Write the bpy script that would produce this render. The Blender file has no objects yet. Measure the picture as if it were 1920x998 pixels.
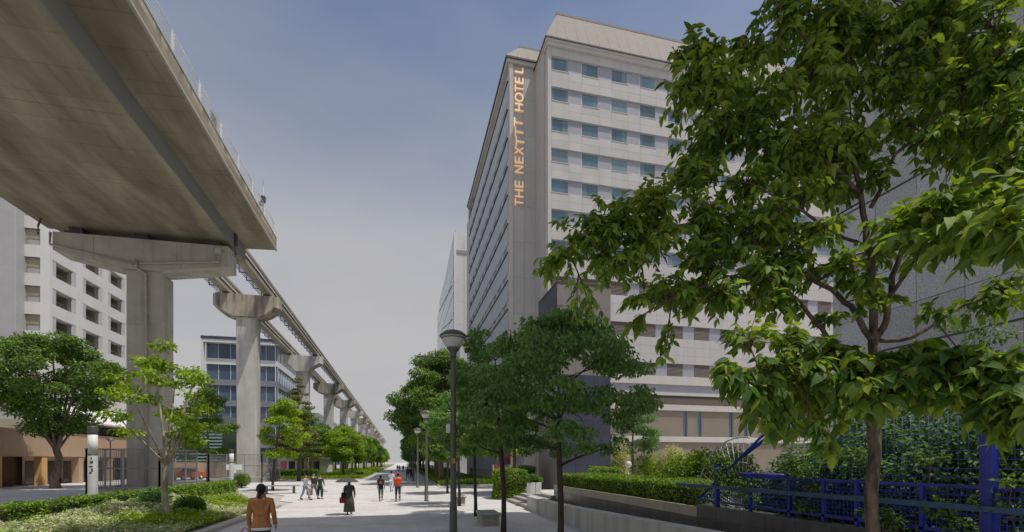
import bpy, bmesh, math, random
import numpy as np
from mathutils import Vector, Matrix
R = math.radians
S = bpy.context.scene
COL = S.collection

# ------------------------------------------------------------------ camera, sky, sun, exposure
CAM_Z = 2.4
FPX = 880.0            # focal length in photo pixels (photo is 1920 wide)
HOR = 866.0            # horizon row of the photo
VPX = 752.0            # column where the avenue vanishes (+Y direction)
YAW = math.atan((960 - VPX) / FPX)
SA, CA = math.sin(YAW), math.cos(YAW)
cam_d = bpy.data.cameras.new('camera'); cam = bpy.data.objects.new('camera', cam_d); COL.objects.link(cam)
cam_d.sensor_width = 36; cam_d.lens = FPX / 1920 * 36
cam_d.shift_y = (HOR - 499) / 1920
cam_d.clip_start = 0.1; cam_d.clip_end = 6000
cam.location = (0, 0, CAM_Z); cam.rotation_euler = (R(90), 0, -YAW)
S.camera = cam

SUNV = Vector((1.0, -0.78, 3.0)).normalized()
w = bpy.data.worlds.new("World"); S.world = w; w.use_nodes = True
nt = w.node_tree; nt.nodes.clear()
o_ = nt.nodes.new('ShaderNodeOutputWorld'); bg = nt.nodes.new('ShaderNodeBackground'); sky = nt.nodes.new('ShaderNodeTexSky')
sky.sky_type = 'NISHITA'; sky.sun_disc = False
sky.sun_elevation = math.asin(SUNV.z); sky.sun_rotation = math.atan2(SUNV.x, SUNV.y)
sky.altitude = 100; sky.air_density = 1.0; sky.dust_density = 3.0; sky.ozone_density = 1.5
# the photograph's air: blue overhead, a pale mauve-grey summer haze low down
tc = nt.nodes.new('ShaderNodeTexCoord'); sp = nt.nodes.new('ShaderNodeSeparateXYZ')
rmp = nt.nodes.new('ShaderNodeValToRGB'); mx = nt.nodes.new('ShaderNodeMix'); mx.data_type = 'RGBA'
hs = nt.nodes.new('ShaderNodeHueSaturation'); hs.inputs['Saturation'].default_value = 1.25
nt.links.new(tc.outputs['Generated'], sp.inputs[0]); nt.links.new(sp.outputs['Z'], rmp.inputs[0])
rmp.color_ramp.elements[0].position = 0.0; rmp.color_ramp.elements[0].color = (0.92, 0.92, 0.92, 1)
rmp.color_ramp.elements[1].position = 0.72; rmp.color_ramp.elements[1].color = (0.0, 0.0, 0.0, 1)
e = rmp.color_ramp.elements.new(0.40); e.color = (0.80, 0.80, 0.80, 1)
e = rmp.color_ramp.elements.new(0.56); e.color = (0.34, 0.34, 0.34, 1)
nz = nt.nodes.new('ShaderNodeTexNoise'); nz.inputs['Scale'].default_value = 2.2; nz.inputs['Detail'].default_value = 4
mpn = nt.nodes.new('ShaderNodeMapping'); mpn.inputs['Scale'].default_value = (1, 1, 3.0)
nt.links.new(tc.outputs['Generated'], mpn.inputs[0]); nt.links.new(mpn.outputs[0], nz.inputs[0])
mr = nt.nodes.new('ShaderNodeMapRange'); mr.inputs[1].default_value = 0.35; mr.inputs[2].default_value = 0.7; mr.inputs[3].default_value = 0.0; mr.inputs[4].default_value = 0.20
nt.links.new(nz.outputs[0], mr.inputs[0])
ad = nt.nodes.new('ShaderNodeMath'); ad.operation = 'ADD'; ad.use_clamp = True
nt.links.new(rmp.outputs[0], ad.inputs[0]); nt.links.new(mr.outputs[0], ad.inputs[1])
nt.links.new(ad.outputs[0], mx.inputs['Factor'])
nt.links.new(sky.outputs[0], hs.inputs['Color']); nt.links.new(hs.outputs[0], mx.inputs['A'])
SKY_HAZE = (4.4, 4.32, 4.4, 1)
mx.inputs['B'].default_value = SKY_HAZE
nt.links.new(mx.outputs['Result'], bg.inputs['Color']); bg.inputs['Strength'].default_value = 0.12
nt.links.new(bg.outputs[0], o_.inputs[0])

sl = bpy.data.lights.new('sun', 'SUN'); sl.energy = 3.4; sl.angle = R(0.55); sl.color = (1.0, 0.955, 0.89)
so = bpy.data.objects.new('sun', sl); COL.objects.link(so); so.location = (60, -30, 120)
so.rotation_euler = SUNV.to_track_quat('Z', 'Y').to_euler()
S.view_settings.view_transform = 'Standard'; S.view_settings.look = 'None'
S.view_settings.gamma = 1; S.view_settings.use_curve_mapping = False
S.view_settings.exposure = -0.10

# ------------------------------------------------------------------ photo pixel -> place helpers (real distances)
def uv(px, py=866): return (px - 960) / FPX, (HOR - py) / FPX
def at(px, py, D):
    u, v = uv(px, py); return Vector((D * (SA + u * CA), D * (CA - u * SA), CAM_Z + v * D))
def onX(px, py, X):
    u, v = uv(px, py); D = X / (SA + u * CA); return Vector((X, D * (CA - u * SA), CAM_Z + v * D))
def onY(px, py, Y):
    u, v = uv(px, py); D = Y / (CA - u * SA); return Vector((D * (SA + u * CA), Y, CAM_Z + v * D))
def gnd(px, py, z=0.0):
    u, v = uv(px, py); D = (z - CAM_Z) / v; return Vector((D * (SA + u * CA), D * (CA - u * SA), z))

# ------------------------------------------------------------------ materials
def mat(name, col, rough=0.8, var=0.12, scale=3.0, bump=0.0, bscale=30.0, metal=0.0, spec=0.35, rnd=0.0, stretch=(1,1,1), col2=None, coords='pos'):
    m = bpy.data.materials.new(name); m.use_nodes = True; t = m.node_tree; n = t.nodes; L = t.links
    p = n['Principled BSDF']; p.inputs['Roughness'].default_value = rough; p.inputs['Metallic'].default_value = metal
    p.inputs['Specular IOR Level'].default_value = spec
    g = n.new('ShaderNodeNewGeometry'); mp = n.new('ShaderNodeMapping'); mp.inputs['Scale'].default_value = stretch
    if coords == 'pos': L.new(g.outputs['Position'], mp.inputs[0])
    else:
        c_ = n.new('ShaderNodeTexCoord'); L.new(c_.outputs['Object'], mp.inputs[0])
    nz = n.new('ShaderNodeTexNoise'); nz.inputs['Scale'].default_value = scale; nz.inputs['Detail'].default_value = 6; nz.inputs['Roughness'].default_value = 0.62
    L.new(mp.outputs[0], nz.inputs[0])
    r = n.new('ShaderNodeValToRGB'); L.new(nz.outputs[0], r.inputs[0])
    c = np.array(col[:3]); c2 = np.array(col2[:3]) if col2 else c
    a = np.clip(c * (1 - var), 0, 1); b = np.clip(c2 * (1 + var), 0, 1)
    r.color_ramp.elements[0].position = 0.33; r.color_ramp.elements[0].color = (*a, 1)
    r.color_ramp.elements[1].position = 0.68; r.color_ramp.elements[1].color = (*b, 1)
    out = r.outputs[0]
    if rnd > 0:
        oi = n.new('ShaderNodeObjectInfo'); mr = n.new('ShaderNodeMapRange'); mr.inputs[3].default_value = 1 - rnd; mr.inputs[4].default_value = 1 + rnd
        L.new(oi.outputs['Random'], mr.inputs[0])
        hv = n.new('ShaderNodeHueSaturation'); L.new(mr.outputs[0], hv.inputs['Value']); L.new(out, hv.inputs['Color']); out = hv.outputs[0]
    L.new(out, p.inputs['Base Color'])
    if bump > 0:
        nb = n.new('ShaderNodeTexNoise'); nb.inputs['Scale'].default_value = bscale; nb.inputs['Detail'].default_value = 4; L.new(mp.outputs[0], nb.inputs[0])
        bp = n.new('ShaderNodeBump'); bp.inputs['Strength'].default_value = bump; bp.inputs['Distance'].default_value = 0.02
        L.new(nb.outputs[0], bp.inputs['Height']); L.new(bp.outputs[0], p.inputs['Normal'])
    return m
def streaky(m, dark=0.55, sc=(0.9, 0.9, 0.10), amt=0.5, thr=(0.48, 0.62)):
    """rain streaks / stains multiplied over the base colour (wear of the surface itself)"""
    t = m.node_tree; n = t.nodes; L = t.links; p = n['Principled BSDF']
    src = p.inputs['Base Color'].links[0].from_socket
    g = n.new('ShaderNodeNewGeometry'); mp = n.new('ShaderNodeMapping'); mp.inputs['Scale'].default_value = sc
    nz = n.new('ShaderNodeTexNoise'); nz.inputs['Scale'].default_value = 1.0; nz.inputs['Detail'].default_value = 5
    L.new(g.outputs['Position'], mp.inputs[0]); L.new(mp.outputs[0], nz.inputs[0])
    mr = n.new('ShaderNodeMapRange'); mr.inputs[1].default_value = thr[0]; mr.inputs[2].default_value = thr[1]; mr.inputs[3].default_value = 0; mr.inputs[4].default_value = amt
    L.new(nz.outputs[0], mr.inputs[0])
    mx = n.new('ShaderNodeMix'); mx.data_type = 'RGBA'; mx.blend_type = 'MULTIPLY'
    L.new(mr.outputs[0], mx.inputs['Factor']); L.new(src, mx.inputs['A']); mx.inputs['B'].default_value = (dark, dark * 0.97, dark * 0.9, 1)
    L.new(mx.outputs['Result'], p.inputs['Base Color'])
    return m
def leafmat(name, dark, light, trans=0.35, scale=1.4, rough=0.5):
    m = bpy.data.materials.new(name); m.use_nodes = True; t = m.node_tree; n = t.nodes; L = t.links
    p = n['Principled BSDF']; out = n['Material Output']
    g = n.new('ShaderNodeNewGeometry')
    nz = n.new('ShaderNodeTexNoise'); nz.inputs['Scale'].default_value = scale; nz.inputs['Detail'].default_value = 3
    L.new(g.outputs['Position'], nz.inputs[0])
    wn = n.new('ShaderNodeTexWhiteNoise'); wn.noise_dimensions = '1D'; L.new(g.outputs['Random Per Island'], wn.inputs['W'])
    ad = n.new('ShaderNodeMath'); ad.operation = 'MULTIPLY_ADD'; ad.inputs[1].default_value = 0.5; L.new(wn.outputs['Value'], ad.inputs[0]); ad.inputs[1].default_value = 0.62
    s2 = n.new('ShaderNodeMath'); s2.operation = 'SUBTRACT'; s2.inputs[1].default_value = 0.25; L.new(nz.outputs[0], s2.inputs[0]); L.new(s2.outputs[0], ad.inputs[2])
    r = n.new('ShaderNodeValToRGB'); L.new(ad.outputs[0], r.inputs[0])
    r.color_ramp.elements[0].position = 0.25; r.color_ramp.elements[0].color = (*dark, 1)
    r.color_ramp.elements[1].position = 0.75; r.color_ramp.elements[1].color = (*light, 1)
    L.new(r.outputs[0], p.inputs['Base Color']); p.inputs['Roughness'].default_value = rough; p.inputs['Specular IOR Level'].default_value = 0.35
    tr = n.new('ShaderNodeBsdfTranslucent')
    hv = n.new('ShaderNodeHueSaturation'); hv.inputs['Value'].default_value = 1.5; hv.inputs['Saturation'].default_value = 1.15; hv.inputs['Hue'].default_value = 0.485
    L.new(r.outputs[0], hv.inputs['Color']); L.new(hv.outputs[0], tr.inputs['Color'])
    ms = n.new('ShaderNodeMixShader'); ms.inputs[0].default_value = trans
    L.new(p.outputs[0], ms.inputs[1]); L.new(tr.outputs[0], ms.inputs[2]); L.new(ms.outputs[0], out.inputs[0])
    return m
def emis(m, col, st):
    p = m.node_tree.nodes['Principled BSDF']; p.inputs['Emission Color'].default_value = (*col, 1); p.inputs['Emission Strength'].default_value = st; return m

M = {}
M['paving'] = streaky(mat('paving', (0.60, 0.59, 0.575), 0.9, 0.08, 0.9, 0.15, 60), 0.86, (0.22, 0.5, 1), 0.8, (0.47, 0.66))
def slabs(m, bw, bh, mortar=.008, amt=.16):
    t = m.node_tree; n = t.nodes; L = t.links; p = n['Principled BSDF']; src = p.inputs['Base Color'].links[0].from_socket
    g = n.new('ShaderNodeNewGeometry'); br = n.new('ShaderNodeTexBrick'); br.inputs['Scale'].default_value = 1; br.inputs['Brick Width'].default_value = bw; br.inputs['Row Height'].default_value = bh
    br.inputs['Mortar Size'].default_value = mortar; br.inputs['Mortar Smooth'].default_value = .3; br.inputs['Color1'].default_value = (1, 1, 1, 1); br.inputs['Color2'].default_value = (.92, .92, .92, 1); br.inputs['Mortar'].default_value = (1 - amt * 2.4, 1 - amt * 2.5, 1 - amt * 2.6, 1); br.offset = .5
    L.new(g.outputs['Position'], br.inputs['Vector']); mx = n.new('ShaderNodeMix'); mx.data_type = 'RGBA'; mx.blend_type = 'MULTIPLY'; mx.inputs['Factor'].default_value = 1
    L.new(src, mx.inputs['A']); L.new(br.outputs['Color'], mx.inputs['B']); L.new(mx.outputs['Result'], p.inputs['Base Color'])
slabs(M['paving'], 1.2, .6)
M['ground'] = mat('ground', (0.42, 0.41, 0.385), 0.95, 0.12, 0.5)
M['road'] = mat('road_paving', (0.50, 0.49, 0.47), 0.9, 0.08, 0.8, 0.1, 50)
M['soil'] = mat('soil', (0.16, 0.15, 0.07), 0.95, 0.35, 4, 0.4, 20, col2=(0.17, 0.21, 0.08))
M['kerb'] = mat('kerb_stone', (0.42, 0.40, 0.36), 0.85, 0.15, 6, 0.2, 60, rnd=0.08)
M['conc'] = streaky(mat('concrete', (0.47, 0.45, 0.40), 0.85, 0.1, 0.9, 0.25, 20), 0.62, (1.2, 1.2, 0.12), 0.55)
M['conc_lt'] = streaky(mat('pale_concrete', (0.56, 0.55, 0.52), 0.85, 0.08, 1.1, 0.2, 20), 0.6, (1.6, 1.6, 0.10), 0.5)
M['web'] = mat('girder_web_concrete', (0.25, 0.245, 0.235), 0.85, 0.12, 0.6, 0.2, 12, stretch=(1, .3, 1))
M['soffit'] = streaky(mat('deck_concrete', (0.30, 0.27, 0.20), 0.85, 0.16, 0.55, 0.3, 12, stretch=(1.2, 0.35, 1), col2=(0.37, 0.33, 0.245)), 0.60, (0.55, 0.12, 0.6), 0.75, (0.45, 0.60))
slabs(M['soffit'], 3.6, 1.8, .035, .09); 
M['cap'] = streaky(mat('stained_concrete', (0.42, 0.38, 0.31), 0.9, 0.15, 1.2, 0.3, 16), 0.42, (1.9, 1.9, 0.14), 0.8, (0.45, 0.6))
M['beam'] = streaky(mat('beam_concrete', (0.40, 0.36, 0.29), 0.85, 0.14, 0.8, 0.2, 10, stretch=(1, .25, 1)), 0.6, (1, .1, 1), 0.5)
M['steel_d'] = mat('dark_steel', (0.10, 0.10, 0.10), 0.55, 0.15, 8, metal=0.4)
M['steel_g'] = mat('grey_steel', (0.33, 0.33, 0.33), 0.5, 0.1, 8, metal=0.4)
M['galv'] = mat('galvanised_steel', (0.58, 0.60, 0.60), 0.45, 0.08, 8, metal=0.45)
M['white'] = mat('white_paint', (0.74, 0.74, 0.73), 0.6, 0.04, 2)
M['bluesteel'] = mat('blue_painted_bracket', (0.08, 0.09, 0.24), 0.5, 0.15, 8)
M['pipe'] = mat('grey_pipe', (0.42, 0.39, 0.34), 0.6, 0.1, 4)
M['apt'] = streaky(mat('white_wall_tile', (0.70, 0.69, 0.68), 0.8, 0.035, 0.6, rnd=0.02), 0.88, (1.0, 1.0, .06), 0.35)
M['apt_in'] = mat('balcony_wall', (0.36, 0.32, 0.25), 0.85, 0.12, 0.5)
M['apt_grey'] = mat('grey_wall_tile', (0.40, 0.40, 0.40), 0.8, 0.05, 0.8)
M['louver'] = mat('louver_panel', (0.56, 0.56, 0.56), 0.6, 0.04, 2)
M['tan'] = mat('tan_wall_tile', (0.50, 0.35, 0.245), 0.8, 0.05, 0.8, 0.05, 40)
M['orange'] = mat('orange_lit_column', (0.72, 0.42, 0.18), 0.7, 0.05, 1)  # tan columns tinted orange: the warm light on them is put into the colour
M['brown'] = mat('brown_shutter', (0.12, 0.065, 0.035), 0.7, 0.2, 2, stretch=(8, 8, .4))
M['shopdark'] = mat('shop_glass', (0.035, 0.04, 0.045), 0.12, 0.2, 1, spec=0.6)
M['glass'] = mat('window_glass', (0.10, 0.17, 0.21), 0.08, 0.22, 0.35, spec=0.7, rnd=0.22)
M['glass_b'] = mat('blue_glass', (0.09, 0.14, 0.21), 0.08, 0.2, 0.3, spec=0.8, rnd=0.2)
M['glass_t'] = mat('pale_blue_glass', (0.24, 0.36, 0.46), 0.10, 0.25, 0.15, spec=0.8, rnd=0.15)
M['curtain'] = mat('glazed_curtain', (0.17, 0.235, 0.27), 0.15, 0.1, 2, spec=.6, rnd=.2)
M['band_g'] = mat('grey_blue_band', (0.24, 0.26, 0.30), 0.6, 0.05, 1)
M['blind'] = mat('lilac_shaded_infill', (0.35, 0.355, 0.41), 0.7, 0.05, 1, rnd=0.05)  # lilac panels darkened: the shadow between windows is put into the colour
M['hotel'] = streaky(mat('hotel_stone', (0.52, 0.505, 0.49), 0.75, 0.04, 0.5, rnd=0.045), 0.86, (1.0, 1.0, .05), 0.3)
M['hotel_shaded'] = mat('hotel_shaded_stone', (0.48, 0.50, 0.56), 0.7, 0.05, 0.5)  # bluish copy of the hotel stone, shade of the side face in its colour
M['hotel_tan'] = mat('hotel_tan_tile', (0.25, 0.21, 0.168), 0.8, 0.05, 1.0, rnd=0.03)
M['hotel_white'] = mat('hotel_pale_band', (0.55, 0.52, 0.485), 0.75, 0.04, 1)
M['louv_br'] = mat('brown_louver', (0.24, 0.205, 0.18), 0.7, 0.1, 1, rnd=0.08)
M['roof'] = mat('roof_tile', (0.30, 0.28, 0.25), 0.85, 0.05, 1.5, rnd=0.05)
M['dark'] = mat('dark_trim', (0.07, 0.07, 0.075), 0.6, 0.1, 2)
M['navy'] = mat('navy_tone', (0.062, 0.068, 0.10), 0.6, 0.12, 1.2, rnd=0.1)
M['taup'] = mat('taupe_tone', (0.27, 0.245, 0.235), 0.7, 0.06, 1.2, rnd=0.05)
M['granite'] = mat('speckled_granite', (0.51, 0.52, 0.545), 0.75, 0.30, 16.0, 0.3, 40, rnd=0.11)
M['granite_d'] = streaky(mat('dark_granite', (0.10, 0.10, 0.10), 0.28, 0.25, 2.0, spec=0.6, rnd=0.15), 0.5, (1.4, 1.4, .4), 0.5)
M['granite_t'] = mat('tan_lit_granite', (0.46, 0.395, 0.32), 0.5, 0.1, 3.0, rnd=0.1)
M['step'] = mat('step_stone', (0.36, 0.34, 0.31), 0.8, 0.12, 5)
M['bark'] = mat('bark', (0.13, 0.10, 0.075), 0.95, 0.35, 6, 0.6, 30, stretch=(1, 1, .3), coords='pos', col2=(0.19, 0.155, 0.115))
M['bark_fg'] = streaky(mat('mottled_bark', (0.06, 0.044, 0.034), 0.9, 0.45, 9, 0.7, 40, stretch=(1, 1, .5), col2=(0.13, 0.098, 0.078)), 0.45, (22, 22, 5), 0.8)
M['bark_p'] = mat('pale_bark', (0.30, 0.255, 0.20), 0.9, 0.35, 5, 0.5, 30, stretch=(1, 1, .4), col2=(0.42, 0.37, 0.30))
M['bark_d'] = mat('dark_bark', (0.075, 0.06, 0.05), 0.95, 0.3, 8, 0.5, 30, stretch=(1, 1, .3))
M['leaf_fg'] = leafmat('broad_leaf', (0.058, 0.130, 0.024), (0.245, 0.335, 0.058), 0.48, 1.1, 0.6)
M['leaf_dk'] = leafmat('dark_leaf', (0.060, 0.14, 0.042), (0.165, 0.29, 0.10), 0.40, 0.8)
M['leaf_md'] = leafmat('green_leaf', (0.06, 0.125, 0.025), (0.17, 0.28, 0.06), 0.35, 0.7)
M['leaf_lt'] = leafmat('lime_leaf', (0.11, 0.20, 0.020), (0.33, 0.46, 0.05), 0.40, 1.0)
M['leaf_ol'] = leafmat('olive_leaf', (0.09, 0.12, 0.03), (0.20, 0.22, 0.06), 0.35, 0.8)
M['leaf_va'] = leafmat('variegated_leaf', (0.17, 0.27, 0.07), (0.66, 0.66, 0.42), 0.30, 3.5)
M['leaf_ye'] = leafmat('yellow_leaf', (0.24, 0.30, 0.07), (0.55, 0.54, 0.26), 0.35, 1.5)
M['leaf_hg'] = leafmat('hedge_leaf', (0.085, 0.18, 0.028), (0.28, 0.42, 0.06), 0.3, 1.6)
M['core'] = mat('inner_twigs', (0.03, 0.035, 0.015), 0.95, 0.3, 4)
M['fblue'] = mat('blue_fence_paint', (0.020, 0.034, 0.28), 0.42, 0.18, 5, spec=0.5)
streaky(M['fblue'], .45, (3, 3, 1.2), .7)
M['leaf_t'] = leafmat('layered_tree_leaf', (0.085, 0.185, 0.050), (0.23, 0.38, 0.11), 0.42, 1.2, 0.45)
M['fteal'] = mat('teal_rail_paint', (0.035, 0.085, 0.16), 0.45, 0.15, 5, spec=0.5)
M['lamp_gl'] = mat('lamp_glass', (0.62, 0.60, 0.55), 0.35, 0.05, 4)
M['lamp_p'] = mat('lamp_pole_paint', (0.125, 0.125, 0.105), 0.5, 0.15, 4, metal=0.2)
M['skin'] = mat('skin', (0.50, 0.32, 0.23), 0.6, 0.05, 8)
M['hair'] = mat('black_hair', (0.018, 0.014, 0.012), 0.4, 0.3, 40, 0.4, 90)

# ------------------------------------------------------------------ object helpers
def tag(o, label=None, cat=None, group=None, kind=None):
    if label: o['label'] = label
    if cat: o['category'] = cat
    if group: o['group'] = group
    if kind: o['kind'] = kind
    return o
def thing(name, label, cat, loc=(0, 0, 0), rz=0.0, group=None):
    o = bpy.data.objects.new(name, None); COL.objects.link(o); o.empty_display_size = .2
    o.location = loc; o.rotation_euler = (0, 0, rz); return tag(o, label, cat, group)
def link(name, me, parent=None, loc=None, rot=None, kind=None):
    o = bpy.data.objects.new(name, me); COL.objects.link(o)
    if parent is not None: o.parent = parent
    if loc is not None: o.location = loc
    if rot is not None: o.rotation_euler = rot
    if kind: o['kind'] = kind
    return o
def copy_tree(o, parent=None):
    c = o.copy(); COL.objects.link(c)
    if parent is not None:
        c.parent = parent; c.matrix_parent_inverse = o.matrix_parent_inverse.copy()
    for ch in list(o.children): copy_tree(ch, c)
    return c
class MB:
    def __init__(s): s.v = []; s.f = []; s.m = []; s.mats = []; s.sm = []
    def mi(s, m):
        m = M[m] if isinstance(m, str) else m
        if m not in s.mats: s.mats.append(m)
        return s.mats.index(m)
    def add(s, vs, fs, m, smooth=False):
        b = len(s.v); k = s.mi(m); s.v += [tuple(v) for v in vs]
        for f in fs: s.f.append(tuple(i + b for i in f)); s.m.append(k); s.sm.append(smooth)
        return s
    def box(s, x0, x1, y0, y1, z0, z1, m):
        v = [(x0, y0, z0), (x1, y0, z0), (x1, y1, z0), (x0, y1, z0), (x0, y0, z1), (x1, y0, z1), (x1, y1, z1), (x0, y1, z1)]
        return s.add(v, [(0, 3, 2, 1), (4, 5, 6, 7), (0, 1, 5, 4), (1, 2, 6, 5), (2, 3, 7, 6), (3, 0, 4, 7)], m)
    def cbox(s, x0, x1, y0, y1, z0, z1, m, b=0.02):
        """box with all edges chamfered on the vertical and top edges"""
        def ring(x0, x1, y0, y1, z, c): return [(x0 + c, y0, z), (x1 - c, y0, z), (x1, y0 + c, z), (x1, y1 - c, z), (x1 - c, y1, z), (x0 + c, y1, z), (x0, y1 - c, z), (x0, y0 + c, z)]
        rs = [ring(x0, x1, y0, y1, z0, b), ring(x0, x1, y0, y1, z1 - b, b), ring(x0 + b, x1 - b, y0 + b, y1 - b, z1, b)]
        v = sum(rs, []); f = [tuple(range(7, -1, -1)), tuple(range(16, 24))]
        for k in range(2):
            for i in range(8): j = (i + 1) % 8; f.append((k * 8 + i, k * 8 + j, k * 8 + 8 + j, k * 8 + 8 + i))
        return s.add(v, f, m)
    def prism(s, poly, axis, a, b, m):
        """poly: 2D outline (ccw) extruded along axis 'x','y' or 'z' from a to b"""
        def pt(p, t): return {'x': (t, p[0], p[1]), 'y': (p[0], t, p[1]), 'z': (p[0], p[1], t)}[axis]
        n = len(poly); v = [pt(p, a) for p in poly] + [pt(p, b) for p in poly]
        f = [tuple(range(n))[::-1], tuple(range(n, 2 * n))] + [(i, (i + 1) % n, n + (i + 1) % n, n + i) for i in range(n)]
        return s.add(v, f, m)
    def tube(s, pts, rad, m, n=8, cap=True, smooth=True):
        pts = [Vector(p) for p in pts]
        if not hasattr(rad, '__len__'): rad = [rad] * len(pts)
        v = []; f = []; ref = None
        for i, p in enumerate(pts):
            d = (pts[min(i + 1, len(pts) - 1)] - pts[max(i - 1, 0)]).normalized()
            if ref is None: ref = Vector((0, 0, 1)) if abs(d.z) < .9 else Vector((1, 0, 0))
            x = ref.cross(d).normalized() if ref.cross(d).length > 1e-4 else Vector((1, 0, 0)); y = d.cross(x).normalized(); ref = -d.cross(x).cross(d) if False else ref
            for k in range(n):
                a = 2 * math.pi * k / n; v.append(p + (x * math.cos(a) + y * math.sin(a)) * rad[i])
        for i in range(len(pts) - 1):
            for k in range(n): f.append((i * n + k, i * n + (k + 1) % n, (i + 1) * n + (k + 1) % n, (i + 1) * n + k))
        if cap: f.append(tuple(range(n))[::-1]); f.append(tuple(range((len(pts) - 1) * n, len(pts) * n)))
        return s.add(v, f, m, smooth)
    def lathe(s, prof, m, n=20, c=(0, 0, 0), smooth=True):
        v = []; f = []
        for r, z in prof:
            for k in range(n): a = 2 * math.pi * k / n; v.append((c[0] + r * math.cos(a), c[1] + r * math.sin(a), c[2] + z))
        for i in range(len(prof) - 1):
            for k in range(n): f.append((i * n + k, i * n + (k + 1) % n, (i + 1) * n + (k + 1) % n, (i + 1) * n + k))
        f.append(tuple(range(n))[::-1]); f.append(tuple(range((len(prof) - 1) * n, len(prof) * n)))
        return s.add(v, f, m, smooth)
    def mesh(s, name):
        me = bpy.data.meshes.new(name); me.from_pydata(s.v, [], s.f)
        for m in s.mats: me.materials.append(m)
        me.polygons.foreach_set('material_index', s.m); me.polygons.foreach_set('use_smooth', s.sm); me.update(); return me
    def build(s, name, parent=None, loc=None, rot=None, kind=None): return link(name, s.mesh(name), parent, loc, rot, kind)

def leaves_mesh(name, P, A, Nn, Ln, Wd, m, fold=0.25):
    """P base points, A unit axes, Nn rough normals -> folded diamond leaves, 2 triangles each"""
    P = np.asarray(P, float); A = np.asarray(A, float); Nn = np.asarray(Nn, float)
    A = A / (np.linalg.norm(A, axis=1, keepdims=True) + 1e-9)
    Sd = np.cross(A, Nn); Sd /= (np.linalg.norm(Sd, axis=1, keepdims=True) + 1e-9); Nr = np.cross(Sd, A)
    Ln = np.asarray(Ln)[:, None]; Wd = np.asarray(Wd)[:, None]
    n = len(P); V = np.empty((n, 4, 3))
    V[:, 0] = P; V[:, 1] = P + A * Ln * .45 + Sd * Wd * .5 + Nr * Wd * fold; V[:, 2] = P + A * Ln - Nr * Ln * .12; V[:, 3] = P + A * Ln * .45 - Sd * Wd * .5 + Nr * Wd * fold
    me = bpy.data.meshes.new(name); me.vertices.add(4 * n); me.vertices.foreach_set('co', V.ravel())
    idx = np.arange(n)[:, None] * 4 + np.array([0, 1, 2, 0, 2, 3])[None]
    me.loops.add(6 * n); me.loops.foreach_set('vertex_index', idx.ravel().astype(np.int32))
    me.polygons.add(2 * n); me.polygons.foreach_set('loop_start', (np.arange(2 * n) * 3).astype(np.int32))
    me.update(calc_edges=True); me.materials.append(M[m] if isinstance(m, str) else m); return me

def leaf_cloud(rng, centres, radii, n, size, droop=0.3, up=0.8, shell=0.55):
    """leaves spread through ellipsoidal sprays; returns P,A,N,L,W"""
    C = np.asarray(centres); Rr = np.asarray(radii); k = len(C)
    vol = (Rr[:, 0] * Rr[:, 1] * Rr[:, 2]) ** .6; pr = vol / vol.sum()
    ci = rng.choice(k, n, p=pr)
    d = rng.normal(size=(n, 3)); d /= np.linalg.norm(d, axis=1, keepdims=True)
    rr = shell + (1 - shell) * rng.random(n); rr = np.where(rng.random(n) < .25, rng.random(n) * .9, rr)
    off = d * rr[:, None]; P = C[ci] + off * Rr[ci]
    A = off * np.array([1, 1, .4]) + rng.normal(size=(n, 3)) * .45 + np.array([0, 0, -droop])
    N = rng.normal(size=(n, 3)) * .45 + np.array([0, 0, up]) + off * .4
    L = size * (0.7 + .6 * rng.random(n)); W = L * (0.5 + .2 * rng.random(n))
    return P, A, N, L, W

def bez(p0, p1, p2, n=6):
    p0, p1, p2 = Vector(p0), Vector(p1), Vector(p2)
    return [p0 * (1 - t) ** 2 + p1 * 2 * t * (1 - t) + p2 * t * t for t in [i / n for i in range(n + 1)]]

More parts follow.
